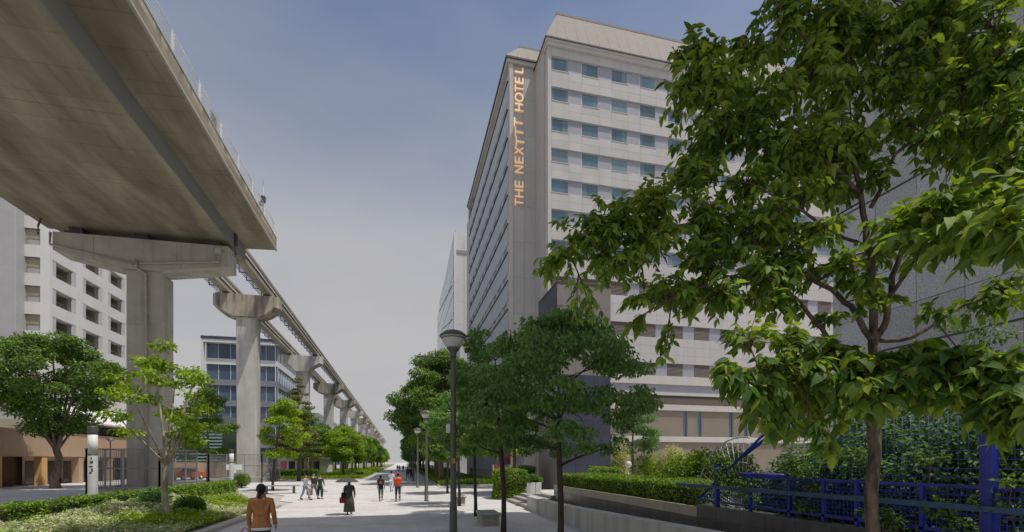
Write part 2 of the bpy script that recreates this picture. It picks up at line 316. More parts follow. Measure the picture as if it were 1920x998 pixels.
def make_tree(name, label, cat, loc, H, cr, z0, tr, leafm, bark, n_cl, n_leaf, size, seed, group=None, flat=0.45, fork=None, clr=0.34,
              shape='round', lean=(0, 0), parts=True, droop=.3, multi=False, limb_r=.4, shell=.55):
    rng = np.random.default_rng(seed); t = thing(name, label, cat, loc, 0, group)
    fork = fork or z0 * .9; mid = (z0 + H) / 2; hh = (H - z0) / 2
    cs = []; tries = 0
    while len(cs) < n_cl and tries < 6000:
        tries += 1
        z = rng.random(); a = rng.random() * 2 * math.pi
        if shape == 'round': rad = math.sin(math.pi * min(max(.08 + z * .92, 0), 1) ** .8) ** .6
        elif shape == 'vase': rad = (.28 + .72 * min(1, z * 2.1)) * (1 if z < .45 else math.sqrt(max(0, 1 - ((z - .45) / .57) ** 2)))
        elif shape == 'cone': rad = (1 - z) ** .85 + .06
        else: rad = math.sqrt(max(0, 1 - (2 * z - 1) ** 2)) * .9 + .1
        q = math.sqrt(rng.random()); q = q if rng.random() < .35 else .65 + .35 * q
        rx = cr * rad * q * .88
        p = np.array([rx * math.cos(a), rx * math.sin(a), z0 + (H - z0) * (0.05 + .9 * z)])
        if all(np.linalg.norm((p - c) * [1, 1, 1.5]) > cr * clr * .75 for c in cs) or tries > 4000: cs.append(p)
    cs = np.array(cs); rs = np.stack([cr * clr * (.75 + .5 * rng.random(len(cs)))] * 3, 1)
    if shape == 'cone': rs *= (1.15 - .75 * (cs[:, 2:3] - z0) / (H - z0))
    rs[:, 2] *= flat
    lx, ly = lean
    P, A, N, L, W = leaf_cloud(rng, cs + np.array([lx, ly, 0]), rs, n_leaf, size, droop, shell=shell)
    link('crown', leaves_mesh('crown', P, A, N, L, W, leafm), t, kind='stuff')
    lead = shape in ('round', 'cone') and not multi
    tb = MB(); top = (H * .97 if shape == 'cone' else (z0 + (H - z0) * .72)) if lead else fork
    k = 9 if lead else 5; pts = []; rad = []; ph = rng.random(4) * 6.28
    for i in range(k + 1):
        f = i / k; wob = tr * .55 * min(1, f * 3); pts.append(Vector((lx * f * f * .8 + wob * math.sin(f * 5 + ph[0]), ly * f * f * .8 + wob * math.sin(f * 4 + ph[1]), top * f)))
        rad.append(tr * (1.3 - .3 * min(1, f * 8)) * ((1 - .9 * f) if lead and f > fork / top * .8 else (1 - .25 * f)) if shape != 'cone' else tr * (1.2 - 1.1 * f))
    if lead and shape != 'cone':
        for i in range(k + 1): f = i / k; g = max(0, (f - fork / top) / (1 - fork / top)); rad[i] = tr * (1.25 - .25 * min(1, f * 8)) * (1 - .15 * f) * (1 - .8 * g)
    tb.tube(pts, rad, bark, 9); tb.build('trunk', t)
    def on_trunk(z):
        f = min(max(z / top, 0), 1) * k; i = min(int(f), k - 1); return pts[i].lerp(pts[i + 1], f - i), rad[i]
    lb = MB(); known = []; order = list(rng.permutation(len(cs))); npri = max(5, min(13, len(cs) // 3))
    for j, i in enumerate(order):
        c = Vector(cs[i]) + Vector((lx, ly, 0)); best = None
        if j >= npri and known:
            best = min(known, key=lambda q: (q[0] - c).length + (.6 * max(0, q[0].z - c.z)))
        if best is None:
            hd = math.hypot(c.x, c.y); s, r_ = on_trunk(max(fork * .93, min(c.z - hd * (.35 if shape != 'cone' else .05), top * .98)) if lead else top * (.9 + .1 * rng.random()))
            r0 = max(min(tr * limb_r * (.75 + .4 * rng.random()), r_ * .8), tr * .12); mp = Vector((s.x + (c.x - s.x) * .5, s.y + (c.y - s.y) * .5, s.z + (c.z - s.z) * (.68 if shape == 'vase' else .5) + rng.normal() * .1))
        else:
            s, r0 = best; r0 *= .7; mp = (s + c) / 2 + Vector(rng.normal(size=3) * .12)
        bz = bez(s, mp, c, 6); rs_ = [r0 * (1 - .75 * q / 6) for q in range(7)]; lb.tube(bz, rs_, bark, 5, cap=False); known += list(zip(bz[2:], rs_[2:]))
        for q in range(4):
            e = c + Vector(rng.normal(size=3) * rs[i] * .6); lb.tube([c, (c + e) / 2 + Vector((0, 0, .03)), e], [r0 * .22, r0 * .15, r0 * .06], bark, 4, cap=False)
    lb.build('limb', t)
    return t

def make_hedge(name, label, loc, sx, sy, sz, leafm, n, size, seed, group=None, cat='hedge', wav=0.06, rz=0):
    """clipped hedge: dark twiggy core + leaf shell. origin at base centre"""
    rng = np.random.default_rng(seed); t = thing(name, label, cat, loc, rz, group)
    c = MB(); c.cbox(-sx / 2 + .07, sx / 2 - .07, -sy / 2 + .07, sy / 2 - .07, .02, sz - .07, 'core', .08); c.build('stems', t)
    area = np.array([sx * sy, sx * sz, sx * sz, sy * sz, sy * sz]); f = rng.choice(5, n, p=area / area.sum())
    a = rng.random(n) - .5; b = rng.random(n) - .5; P = np.zeros((n, 3)); N = np.zeros((n, 3))
    for k, (ax, sg) in enumerate([(2, 1), (1, -1), (1, 1), (0, -1), (0, 1)]):
        i = f == k
        if ax == 2: P[i] = np.stack([a[i] * sx, b[i] * sy, np.full(i.sum(), sz)], 1)
        if ax == 1: P[i] = np.stack([a[i] * sx, np.full(i.sum(), sg * sy / 2), (b[i] + .5) * sz], 1)
        if ax == 0: P[i] = np.stack([np.full(i.sum(), sg * sx / 2), a[i] * sy, (b[i] + .5) * sz], 1)
        N[i, ax] = sg
    bumpv = (np.sin(P[:, 0] * 2.3 + seed) + np.sin(P[:, 1] * 1.9 + 2) + np.sin(P[:, 2] * 5 + 1) + np.sin(P[:, 1] * 5.3)) * wav * .5
    P += N * (bumpv[:, None] - rng.random((n, 1)) ** 2 * .14); P[:, 2] = np.maximum(P[:, 2], .02)
    A = N * .5 + rng.normal(size=(n, 3)) * .6 + np.array([0, 0, .15]); NN = N + rng.normal(size=(n, 3)) * .4
    L = size * (.7 + .6 * rng.random(n)); link('foliage', leaves_mesh('foliage', P, A, NN, L, L * .6, leafm), t, kind='stuff')
    return t

def make_bush(name, label, loc, rx, ry, h, leafm, n, size, seed, group=None, cat='shrub', nc=9, droop=0.0, core=True):
    rng = np.random.default_rng(seed); t = thing(name, label, cat, loc, 0, group)
    cs = []; rs = []
    for i in range(nc):
        a = rng.random() * 6.28; q = math.sqrt(rng.random()) * .62; z = h * (.3 + .45 * rng.random() * (1 - q * .6))
        cs.append((rx * q * math.cos(a), ry * q * math.sin(a), z)); s = .42 + .2 * rng.random(); rs.append((rx * s, ry * s, min(z, h * .42)))
    P, A, N, L, W = leaf_cloud(rng, cs, rs, n, size, droop, shell=.7); P[:, 2] = np.maximum(P[:, 2], .02)
    link('foliage', leaves_mesh('foliage', P, A, N, L, W, leafm), t, kind='stuff')
    sb = MB()
    for c in cs: sb.tube([(c[0] * .2, c[1] * .2, 0), (c[0] * .6, c[1] * .6, c[2] * .5), c], [.03, .02, .008], 'bark', 5)
    sb.build('stems', t); return t
# ================================================================== GROUND AND PATHS
def gz(y):   # the avenue rises gently towards and behind the viewpoint
    t = min(max((14.5 - y) / 7.0, 0), 1); return 0.42 * t * t * (3 - 2 * t)
def sheet(name, x0, x1, ys, dz, m, kind='structure'):
    b = MB(); v = []; f = []
    for y in ys: v += [(x0, y, gz(y) + dz), (x1, y, gz(y) + dz)]
    for i in range(len(ys) - 1): f.append((2 * i, 2 * i + 1, 2 * i + 3, 2 * i + 2))
    b.add(v, f, m, True); return b.build(name, kind=kind)
YS = [-60, -20, 0, 5] + [7.5 + .7 * i for i in range(11)] + [16, 20, 40, 80, 200, 700, 2500]
sheet('ground', -1500, 1500, YS, -0.03, 'ground')
sheet('path', -6.2, 6.2, [y for y in YS if y < 700] + [900], 0.0, 'paving')
def flat(name, poly, z, m, kind='structure'):
    b = MB(); b.add([(x, y, z) for x, y in poly], [tuple(range(len(poly)))], m); return b.build(name, kind=kind)
flat('plaza', [(-6.2, 30), (-6.2, 66), (-36.8, 66), (-36.8, 10), (-16, 10), (-16, 41), (-13, 43), (-8, 36), (-7.2, 31)], 0.0, 'paving')
flat('plaza', [(6.2, 29), (20, 29), (20, 46), (6.2, 46)], 0.0, 'paving')
flat('road', [(-36.8, 66), (-21.5, 66), (-21.5, 400), (-36.8, 400)], 0.004, 'road')

def ribbon(name, pts, wd, h, m, label=None, cat=None, kind='structure', zf=gz, seg=1.0, parent=None):
    """kerb of single stones laid along a polyline"""
    root = thing(name, label, cat) if label else None
    if root is None:
        root = bpy.data.objects.new(name, None); COL.objects.link(root); root['kind'] = kind
    P = [Vector((*p, 0)) for p in pts]; L = [0]
    for i in range(1, len(P)): L.append(L[-1] + (P[i] - P[i - 1]).length)
    n = int(L[-1] / seg); me = None
    def pos(s):
        for i in range(1, len(P)):
            if s <= L[i] or i == len(P) - 1: t = (s - L[i - 1]) / max(L[i] - L[i - 1], 1e-6); return P[i - 1].lerp(P[i], t), (P[i] - P[i - 1]).normalized()
    b = MB(); b.cbox(-seg / 2 + .008, seg / 2 - .008, -wd / 2, wd / 2, -.05, h, m, .015); me = b.mesh('kerb_stone')
    for k in range(n):
        p, d = pos((k + .5) * seg); link('kerb_stone', me, root, (p.x, p.y, zf(p.y) + .002 * (k % 3)), (0, 0, math.atan2(d.y, d.x)))
    return root
def arc(cx, cy, r, a0, a1, n=8): return [(cx + r * math.cos(R(a0 + (a1 - a0) * i / n)), cy + r * math.sin(R(a0 + (a1 - a0) * i / n))) for i in range(n + 1)]
kpts = [(-6.35, 9), (-6.35, 26.5)] + arc(-8.6, 26.5, 2.25, 0, 90)[1:] + [(-12.5, 30.5), (-13.6, 40)]
ribbon('kerb', kpts, 0.36, 0.14, 'kerb', seg=1.0)
pb = MB(); poly = [(-16, 8), (-6.5, 8), (-6.5, 26.5)] + arc(-8.6, 26.5, 2.1, 0, 90)[1:] + [(-12.6, 30.4), (-13.7, 41), (-16, 41)]
ysb = [8 + .5 * i for i in range(38)] + [26.5 + .3 * i for i in range(1, 8)] + [30.2, 41]
v = []; f = []
for yb in ysb:
    xr = -6.5 if yb <= 26.5 else (-8.6 + math.sqrt(max(0, 2.1 ** 2 - (yb - 26.5) ** 2)) if yb < 28.6 else (-8.6 - (yb - 28.6) * 2.2 if yb < 30.5 else -12.7))
    v += [(-16, yb, gz(yb) + .09), (xr, yb, gz(yb) + .09)]
f = [(2 * i, 2 * i + 1, 2 * i + 3, 2 * i + 2) for i in range(len(ysb) - 1)]
pb.add(v, f, 'soil'); pb.build('planting_bed', kind='structure')
# far lawns on both sides of the avenue
for nm, x0, x1, y0, y1 in (('lawn', -20.5, -5.0, 67, 420), ('lawn', 3.6, 10.5, 47, 420)):
    flat(nm, [(x0, y0), (x1, y0), (x1, y1), (x0, y1)], 0.10, 'soil')
    xe = x1 if x1 < 0 else x0
    ribbon('kerb', [(x0 if x1 < 0 else x1, y0), (xe, y0), (xe, y0 + 60)], .2, .12, 'kerb', seg=2.0, zf=lambda y: 0)
    c = MB(); c.box(xe - .1, xe + .1, y0 + 60, y1, 0, .12, 'kerb'); c.build('kerb', kind='structure')

# raised plaza on the right, its steps and walls
flat('raised_plaza', [(7.75, 3), (60, 3), (60, 46.6), (20, 46.6), (20, 27.9), (7.75, 27.9)], 0.66, 'paving')
st = thing('stone_steps', 'wide flight of four low stone steps climbing right from the walkway', 'steps', (6.25, 25.4, 0))
for k in range(4):
    b = MB(); b.cbox(k * .42, 1.75, -2.35, 2.45, k * .165 + (.002 if k else 0), (k + 1) * .165 - .002 * k, 'step', .012); b.build('step', st)
b = MB(); b.box(7.78, 20, 27.9, 28.1, 0, .655, 'conc_lt'); b.build('plaza_edge', kind='structure')

# low pale concrete wall along the walkway: cast bays with joints
lw = thing('low_wall', 'low pale streaked concrete wall at the right edge of the walkway', 'wall', (6.2, 0, 0))
y = 3.0
for k in range(10):
    y1 = y + 2.0; b = MB(); zt = lambda yy: 0.68 + max(0, (18 - yy)) * .028
    v = [(0, y, gz(y) - .1), (.34, y, gz(y) - .1), (.34, y1 - .02, gz(y1) - .1), (0, y1 - .02, gz(y1) - .1), (0.0, y, zt(y) - .02), (.34, y, zt(y)), (.34, y1 - .02, zt(y1)), (0.0, y1 - .02, zt(y1) - .02)]
    b.add(v, [(0, 3, 2, 1), (4, 5, 6, 7), (0, 1, 5, 4), (1, 2, 6, 5), (2, 3, 7, 6), (3, 0, 4, 7)], 'conc_lt'); b.build('wall_bay', lw); y = y1
flat('drain_strip', [(6.54, 3), (7.62, 3), (7.62, 22.9), (6.54, 22.9)], 0.45, 'granite_d')
# granite retaining wall: dark polished slabs, top course coloured tan for the brighter light there
gw = thing('granite_wall', 'dark polished granite retaining wall with brighter light painted tan along its top, below the hedge', 'wall', (7.65, 0, 0))
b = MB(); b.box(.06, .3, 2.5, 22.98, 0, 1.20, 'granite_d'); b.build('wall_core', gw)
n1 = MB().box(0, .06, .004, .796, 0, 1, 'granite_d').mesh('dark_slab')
n2 = MB().box(-.012, .06, .004, .796, 0, .27, 'granite_t').mesh('lit_slab'); n3 = MB().box(0, .06, .004, .796, 0, .27, 'granite_d').mesh('dark_slab')
ncap = MB().cbox(-.03, .32, .004, 1.596, 0, .06, 'granite_d', .01).mesh('coping')
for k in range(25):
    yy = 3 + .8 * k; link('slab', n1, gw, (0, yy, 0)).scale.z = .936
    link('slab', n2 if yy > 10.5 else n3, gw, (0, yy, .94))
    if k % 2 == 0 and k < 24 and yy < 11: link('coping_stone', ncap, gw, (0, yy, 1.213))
b = MB(); b.box(7.95, 9.6, 2.5, 22.9, .66, 1.12, 'granite_t'); tag(b.build('planter_box'), 'raised granite planter box standing behind the granite wall under the clipped hedge', 'planter')

# ================================================================== STATION DECK
DK0 = -46.0; DK1 = 43.0; ZS = 18.9
dk = thing('station_deck', 'huge concrete monorail station deck overhead at upper left with wire railing', 'station deck', (-18.2, 0, 0))
b = MB()
for y0 in range(-46, 43, 6):   # box girder cast in segments
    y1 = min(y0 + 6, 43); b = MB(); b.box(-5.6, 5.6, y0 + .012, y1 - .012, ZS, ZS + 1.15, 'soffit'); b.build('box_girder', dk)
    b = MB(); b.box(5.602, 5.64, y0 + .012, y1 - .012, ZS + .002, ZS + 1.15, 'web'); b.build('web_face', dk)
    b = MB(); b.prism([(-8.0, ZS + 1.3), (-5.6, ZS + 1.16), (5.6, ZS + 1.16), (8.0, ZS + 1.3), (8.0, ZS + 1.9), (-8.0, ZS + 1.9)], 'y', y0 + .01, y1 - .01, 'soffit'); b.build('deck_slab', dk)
    for sx in (-1, 1):
        b = MB(); xo = sx * 8.0; b.box(min(xo, xo - sx * .22), max(xo, xo - sx * .22), y0 + .01, y1 - .01, ZS + 1.902, ZS + 2.25, 'cap'); b.box(min(xo + sx * .03, xo - sx * .26), max(xo + sx * .03, xo - sx * .26), y0 + .01, y1 - .01, ZS + 2.25, ZS + 2.33, 'conc'); b.build('parapet', dk)
b = MB(); b.box(7.93, 8.06, DK0, DK1, ZS + 1.22, ZS + 1.34, 'pipe'); b.build('edge_trim', dk)
rl = MB()
post = MB(); post.box(-.04, .04, -.09, -.05, 0, 1.12, 'white'); post.box(-.04, .04, .05, .09, 0, 1.12, 'white')
for q in range(7): post.box(-.03, .03, -.05, .05, .12 + q * .155, .16 + q * .155, 'white')
post.box(-.04, .04, -.05, .05, 1.08, 1.12, 'white'); post.box(-.06, .06, -.09, .09, 0, .05, 'white'); pm = post.mesh('railing_post')
for i in range(22):
    y = DK1 - .25 - i * 3.0
    link('railing_post', pm, dk, (7.9, y, ZS + 2.33))
    if i < 21:
        for k in range(7):
            b = MB(); r = .028 if k == 6 else .011; b.tube([(7.9, y - 3.0, ZS + 2.33 + .15 + .155 * k), (7.9, y, ZS + 2.33 + .15 + .155 * k)], r, 'white', 5)
            b.build('top_rail' if k == 6 else 'railing_wire', dk)
b = MB(); y0 = 40.6; b.tube([(5.63, y0 - .25, ZS + 1.0), (5.72, y0 - .25, ZS - .15), (5.8, y0 - .35, ZS - .6), (5.4, y0 - 1.9, ZS - .9)], .07, 'steel_g', 8); b.box(5.6, 5.82, y0 - .42, y0 - .1, ZS + .25, ZS + 1.1, 'steel_d'); b.build('drain_pipe', dk)
b = MB(); b.tube([(-5.4, 38.2, ZS + .2), (-5.9, 38.6, ZS - .4), (-5.9, 38.6, ZS - 1.0)], .06, 'steel_d', 6); b.build('drain_pipe', dk)
b = MB(); b.box(-7.99, 7.99, 42.3, 42.6, ZS + 1.902, ZS + 2.3, 'conc'); b.build('end_parapet', dk)
# CCTV / antenna mast on the end of the deck
am = thing('signal_mast', 'thin grey mast with small equipment boxes standing at the end of the station deck', 'mast', (-10.6, 40.6, ZS + 2.33))
b = MB(); b.tube([(0, 0, -.4), (0, 0, 2.9)], .035, 'steel_g', 8); b.build('pole', am)
b = MB(); b.cbox(-.16, .16, -.14, .14, 1.7, 2.15, 'steel_d', .03); b.cbox(-.3, -.08, -.1, .1, 1.4, 1.7, 'steel_g', .02); b.build('equipment_box', am)
b = MB(); b.tube([(0, 0, 1.95), (.25, 0, 2.0)], .03, 'steel_d', 6); b.tube([(.18, 0, 1.6), (-.18, 0, 1.6)], .02, 'steel_g', 6); b.tube([(0, 0, 2.9), (0, 0, 3.5)], .012, 'steel_d', 5); b.build('antenna', am)
# small sign box on railing
b = MB(); b.cbox(-10.38, -10.32, 29.4, 30.2, ZS + 2.6, ZS + 3.2, 'steel_g', .02); tag(b.build('railing_box'), 'small grey box fixed outside the wire railing of the station deck', 'box')

# unseen slab added above and behind the viewpoint to shade the foreground
cc = thing('shade_blocker', 'unseen concrete slab added high over the walkway, shading the foreground', 'shade blocker', (3, 5.9, 22))
for x0 in (-3.6, 1.2, 6.0):
    b = MB(); b.box(x0 + .01, x0 + 4.79, -6.8, 9.5, 0, .8, 'soffit'); b.build('shade_slab', cc)
b = MB(); b.box(-3.6, 10.7, -6.7, 9.4, .8, 3.0, 'conc'); b.build('wall', cc)

# ================================================================== PIERS
p1 = thing('station_pier', 'massive square concrete pier carrying the station deck, with a wide tapered cap', 'pier', (-18.1, 40.1, 0))
b = MB(); b.cbox(-1.1, 1.1, -1.0, 1.0, 0, 16.25, 'conc', .08); b.build('column', p1)
b = MB(); b.prism([(-5.3, 17.05), (-1.35, 16.2), (1.3, 16.2), (5.6, 16.9), (5.6, 18.4), (-5.3, 18.3)], 'y', -1.3, .5, 'conc'); b.build('pier_cap', p1)
for x in (-4.2, -.2, 4.5):
    b = MB(); b.box(x - .55, x + .55, -1.1, .4, 18.25, 18.55, 'steel_d'); b.box(x - .4, x + .4, -.9, .3, 18.55, 18.9, 'steel_d'); b.build('bearing', p1)
b = MB(); b.tube([(-5.4, -1.34, 18.2), (-5.4, -1.4, 17.35), (-.4, -1.4, 16.5)], .08, 'pipe', 8); b.tube([(5.0, -1.4, 18.1), (5.0, -1.4, 17.15), (-.1, -1.4, 16.55)], .08, 'pipe', 8)
b.tube([(-.25, -1.42, 16.8), (-.25, -1.42, 16.2), (.2, -1.12, 15.9), (.2, -1.12, .3)], .10, 'pipe', 8); b.build('drain_pipe', p1)
b = MB()
for z in (3, 6.3, 9.6, 12.9): b.box(.05, .35, -1.16, -1.0, z, z + .08, 'steel_g')
b.build('pipe_clamp', p1)
b = MB(); b.box(4.8, 5.15, -1.5, -1.25, 17.7, 18.15, 'galv'); b.build('junction_box', p1)
b = MB()
for x in (-2.9, 2.2): b.box(x, x + .025, -1.303, -1.2, 16.6, 18.25, 'cap')
b.build('cast_joint', p1)
b = MB()
for z in (4.1, 8.2, 12.3): b.box(-1.104, 1.104, -1.004, 1.004, z, z + .025, 'cap')
b.build('pour_joint', p1)

def beam_pier(Y, n, near):
    t = thing('monorail_pier', None, 'pier', (-18.1, Y, 0), 0, 'concrete T piers of the monorail line')
    b = MB(); b.cbox(-1.12, 1.12, -.85, .95, 0, 19.9, 'conc_lt', .12)
    b.build('column', t)
    b = MB()
    if n % 3 == 1: pl = [(-3.9, 20.9), (-2.4, 20.25), (-1.3, 19.2), (1.3, 19.2), (2.4, 20.25), (3.9, 20.9), (3.9, 22.3), (-3.9, 22.3)]; m = 'conc_lt'
    else: pl = [(-3.95, 21.1), (-3.5, 20.6), (-2.7, 20.05), (-1.6, 19.65), (1.6, 19.65), (2.7, 20.05), (3.5, 20.6), (3.95, 21.1), (3.95, 22.4), (-3.95, 22.4)]; m = 'cap'
    np_ = len(pl); zc = 21.3; v = []
    for yy, sc_ in ((-1.15, .87), (-.6, 1), (.6, 1), (1.15, .87)): v += [(x * sc_ * .92, yy, z + (0.12 if (sc_ < 1 and z < 21) else 0)) for x, z in pl]
    f = [tuple(range(np_))[::-1], tuple(range(3 * np_, 4 * np_))]
    for r_ in range(3): f += [(r_ * np_ + i, r_ * np_ + (i + 1) % np_, (r_ + 1) * np_ + (i + 1) % np_, (r_ + 1) * np_ + i) for i in range(np_)]
    b.add(v, f, m)
    b.build('pier_cap', t)
    for x in (-2.2, 2.2):
        b = MB(); b.box(x - .35, x + .35, -.9, -.1, 22.3, 22.62, 'steel_d'); b.box(x - .35, x + .35, .1, .9, 22.3, 22.62, 'steel_d'); b.build('bearing', t)
    return t
ordn = ['first slim monorail pier beyond the station, tall with a stained curved cap', 'second slim monorail pier, pale with an angular cap above the office building', 'third slim monorail pier, seen behind the conifer', 'fourth slim monorail pier along the avenue', 'fifth slim monorail pier along the avenue', 'sixth slim monorail pier along the avenue']
for n in range(14):
    t = beam_pier(63.0 + 32.6 * n, n, n < 6)
    t['label'] = ordn[n] if n < 6 else ['seventh', 'eighth', 'ninth', 'tenth', 'eleventh', 'twelfth', 'thirteenth', 'fourteenth'][n - 6] + ' slim monorail pier, tiny near the vanishing point of the avenue'
# guideway beams: one object per track, girders as parts per span
def track(X, label):
    t = thing('monorail_track', label, 'monorail track', (X, 0, 0), 0, 'two tracks of the monorail line')
    ys = [42.7] + [63.0 + 32.6 * n for n in range(14)] + [63 + 32.6 * 13 + 40]
    for i in range(len(ys) - 1):
        a, c = ys[i] + .06, ys[i + 1] - .06; z0, z1 = 22.62, 24.15
        b = MB(); b.prism([(-.42, z0), (.42, z0), (.42, z0 + .28), (.34, z0 + .36), (.34, z1 - .36), (.42, z1 - .28), (.42, z1), (-.42, z1), (-.42, z1 - .28), (-.34, z1 - .36), (-.34, z0 + .36), (-.42, z0 + .28)], 'y', a, c, 'beam'); b.build('girder', t)
        b = MB()
        for sx in (-1, 1): b.box(sx * .40 - .05, sx * .40 + .05, a, c, z0 + .70, z0 + .80, 'white'); b.box(sx * .37 - .03, sx * .37 + .03, a, c, z0 + .62, z0 + .69, 'steel_d')
        b.build('power_rail', t)
        # cable rack hung on the left of the girder
        b = MB(); k = a + 1
        while k < c:
            b.box(-1.25, -.40, k - .04, k + .04, z0 + .1, z0 + .18, 'bluesteel'); b.box(-1.25, -1.17, k - .04, k + .04, z0 + .18, z0 + .95, 'bluesteel'); k += 2.4 if i < 4 else 6
        b.build('bracket', t)
        b = MB()
        for q in range(3): b.tube([(-1.1 + .18 * q, a, z0 + .22), (-1.1 + .18 * q, c, z0 + .22)], .045, 'steel_d', 4)
        b.tube([(-1.21, a, z0 + .95), (-1.21, c, z0 + .95)], .03, 'bluesteel', 4); b.build('cable', t)
track(-15.7, 'right hand concrete monorail beam running away above the avenue')
track(-20.3, 'left hand concrete monorail beam running away above the avenue')
# ================================================================== APARTMENT BLOCK (left)
AX = -37.0
ap = thing('apartment_block', 'tall white apartment block with recessed balconies behind the station pier', 'apartment building', (AX, 61.0, 0))
PF = 3.08; TOPS = [30.6 + PF - PF * k for k in range(0, 9)]      # tops of the balcony openings
bays = [(0.35, 4.2), (5.35, 9.2), (10.35, 14.2), (15.35, 19.2)]; DEEP = 26.0; ZT = 37.0; OH = 1.75
# side facade (faces the avenue, +X): piers and spandrels, one object each
yl = [0.0] + [v for bb in bays for v in bb] + [20.2]
for k in range(0, len(yl), 2):
    if yl[k + 1] - yl[k] > .05: b = MB(); b.box(-.9, 0, yl[k], yl[k + 1], 6.8, ZT, 'apt'); b.build('wall_pier', ap)
for (a, c) in bays:
    zprev = ZT
    for zt in TOPS:
        b = MB(); b.box(-.9, -.004, a + .001, c - .001, zt, zprev, 'apt'); b.build('spandrel', ap); zprev = zt - OH
    b = MB(); b.box(-.9, -.004, a + .001, c - .001, 6.8, zprev, 'apt'); b.build('spandrel', ap)
lvm = MB()
for q in range(9): lvm.box(-.10, -.03, .04 + .065 * q, .085 + .065 * q, 0, OH, 'louver')
lvm.box(-.14, -.10, 0, .62, 0, OH, 'louver'); lvm = lvm.mesh('louver_panel')
railm = MB(); railm.box(-.5, -.46, .62, 3.2, 0, .12, 'apt_grey'); railm.tube([(-.48, .62, .62), (-.48, 3.2, .62)], .03, 'steel_g', 5)
for q in range(9): railm.box(-.49, -.47, .7 + .29 * q, .73 + .29 * q, .12, .62, 'steel_g')
railm = railm.mesh('balcony_rail')
winm = MB(); winm.box(-2.3, -2.26, .8, 3.1, .05, OH - .1, 'steel_g'); winm = winm.mesh('balcony_window')
pnm = MB()
for q in range(2): pnm.box(-2.26, -2.24, .9 + q * 1.1, 1.93 + q * 1.1, .12, OH - .18, 'shopdark')
pnm = pnm.mesh('pane')
for (a, c) in bays:
    for zt in TOPS[:-1]:
        z = zt - OH
        link('louver_panel', lvm, ap, (0, a, z)); link('louver_panel', lvm, ap, (0, c - .62, z)); link('balcony_rail', railm, ap, (0, a, z))
        w_ = link('window', winm, ap, (0, a, z)); link('pane', pnm, w_)
b = MB()
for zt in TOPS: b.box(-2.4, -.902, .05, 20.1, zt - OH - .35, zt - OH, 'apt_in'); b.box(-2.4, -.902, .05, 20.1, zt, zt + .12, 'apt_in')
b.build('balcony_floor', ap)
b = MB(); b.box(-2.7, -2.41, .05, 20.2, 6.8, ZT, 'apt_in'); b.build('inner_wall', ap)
b = MB()
for (a, c) in bays:
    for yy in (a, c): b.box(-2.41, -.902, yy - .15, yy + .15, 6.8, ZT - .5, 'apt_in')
b.build('party_wall', ap)
# front facade (faces the viewer, -Y): one narrow stack of balconies at the corner
zprev = ZT
for zt in TOPS:
    b = MB(); b.box(-2.3, -.902, -.0, .5, zt, zprev, 'apt'); b.build('spandrel', ap); zprev = zt - OH
    b = MB(); b.box(-2.1, -.95, .12, .16, zt - OH, zt - OH + .55, 'apt_grey'); b.tube([(-2.2, .14, zt - OH + .8), (-.92, .14, zt - OH + .8)], .03, 'steel_g', 5); b.build('balcony_rail', ap)
    b = MB(); b.box(-2.3, -.9, 1.6, 1.7, zt - OH, zt, 'apt_in'); w_ = b.build('balcony_back', ap)
    b = MB(); b.box(-1.9, -1.2, 1.56, 1.6, zt - OH, zt - .2, 'shopdark'); b.build('pane', w_)
b = MB(); b.box(-2.3, -.902, 0, .5, 6.8, zprev, 'apt'); b.build('spandrel', ap)
b = MB(); b.cbox(-5.6, -2.3, -1.2, DEEP, 6.8, ZT + 1.0, 'apt_grey', .05); b.build('stair_tower', ap)
b = MB()
for k in range(12): b.box(-5.64, -5.2, -1.23, -1.18, 7.5 + k * 2.6, 8.9 + k * 2.6, 'shopdark')
b.build('slit_window', ap)
b = MB(); b.box(-14, -5.7, -2.2, DEEP, 6.8, ZT, 'apt'); b.build('wall', ap)
b = MB(); b.box(-2.3, 0.15, -.1, 20.4, ZT, ZT + .6, 'apt'); b.build('roof_edge', ap)
# sloping white canopy and set-back floor above the podium
b = MB(); b.prism([(.0, 8.6), (2.3, 6.75), (2.3, 6.95), (0, 8.85)], 'y', -1.0, 22, 'apt'); b.build('canopy', ap)
b = MB(); b.box(-8, -.9, -2, 22, 3.6, 6.8, 'apt_in'); b.build('lower_wall', ap)
b = MB()
for k in range(8): b.box(-.9, -.84, -1.3 + k * 2.8, .4 + k * 2.8, 4.6, 6.3, 'shopdark')
b.build('lower_window', ap)
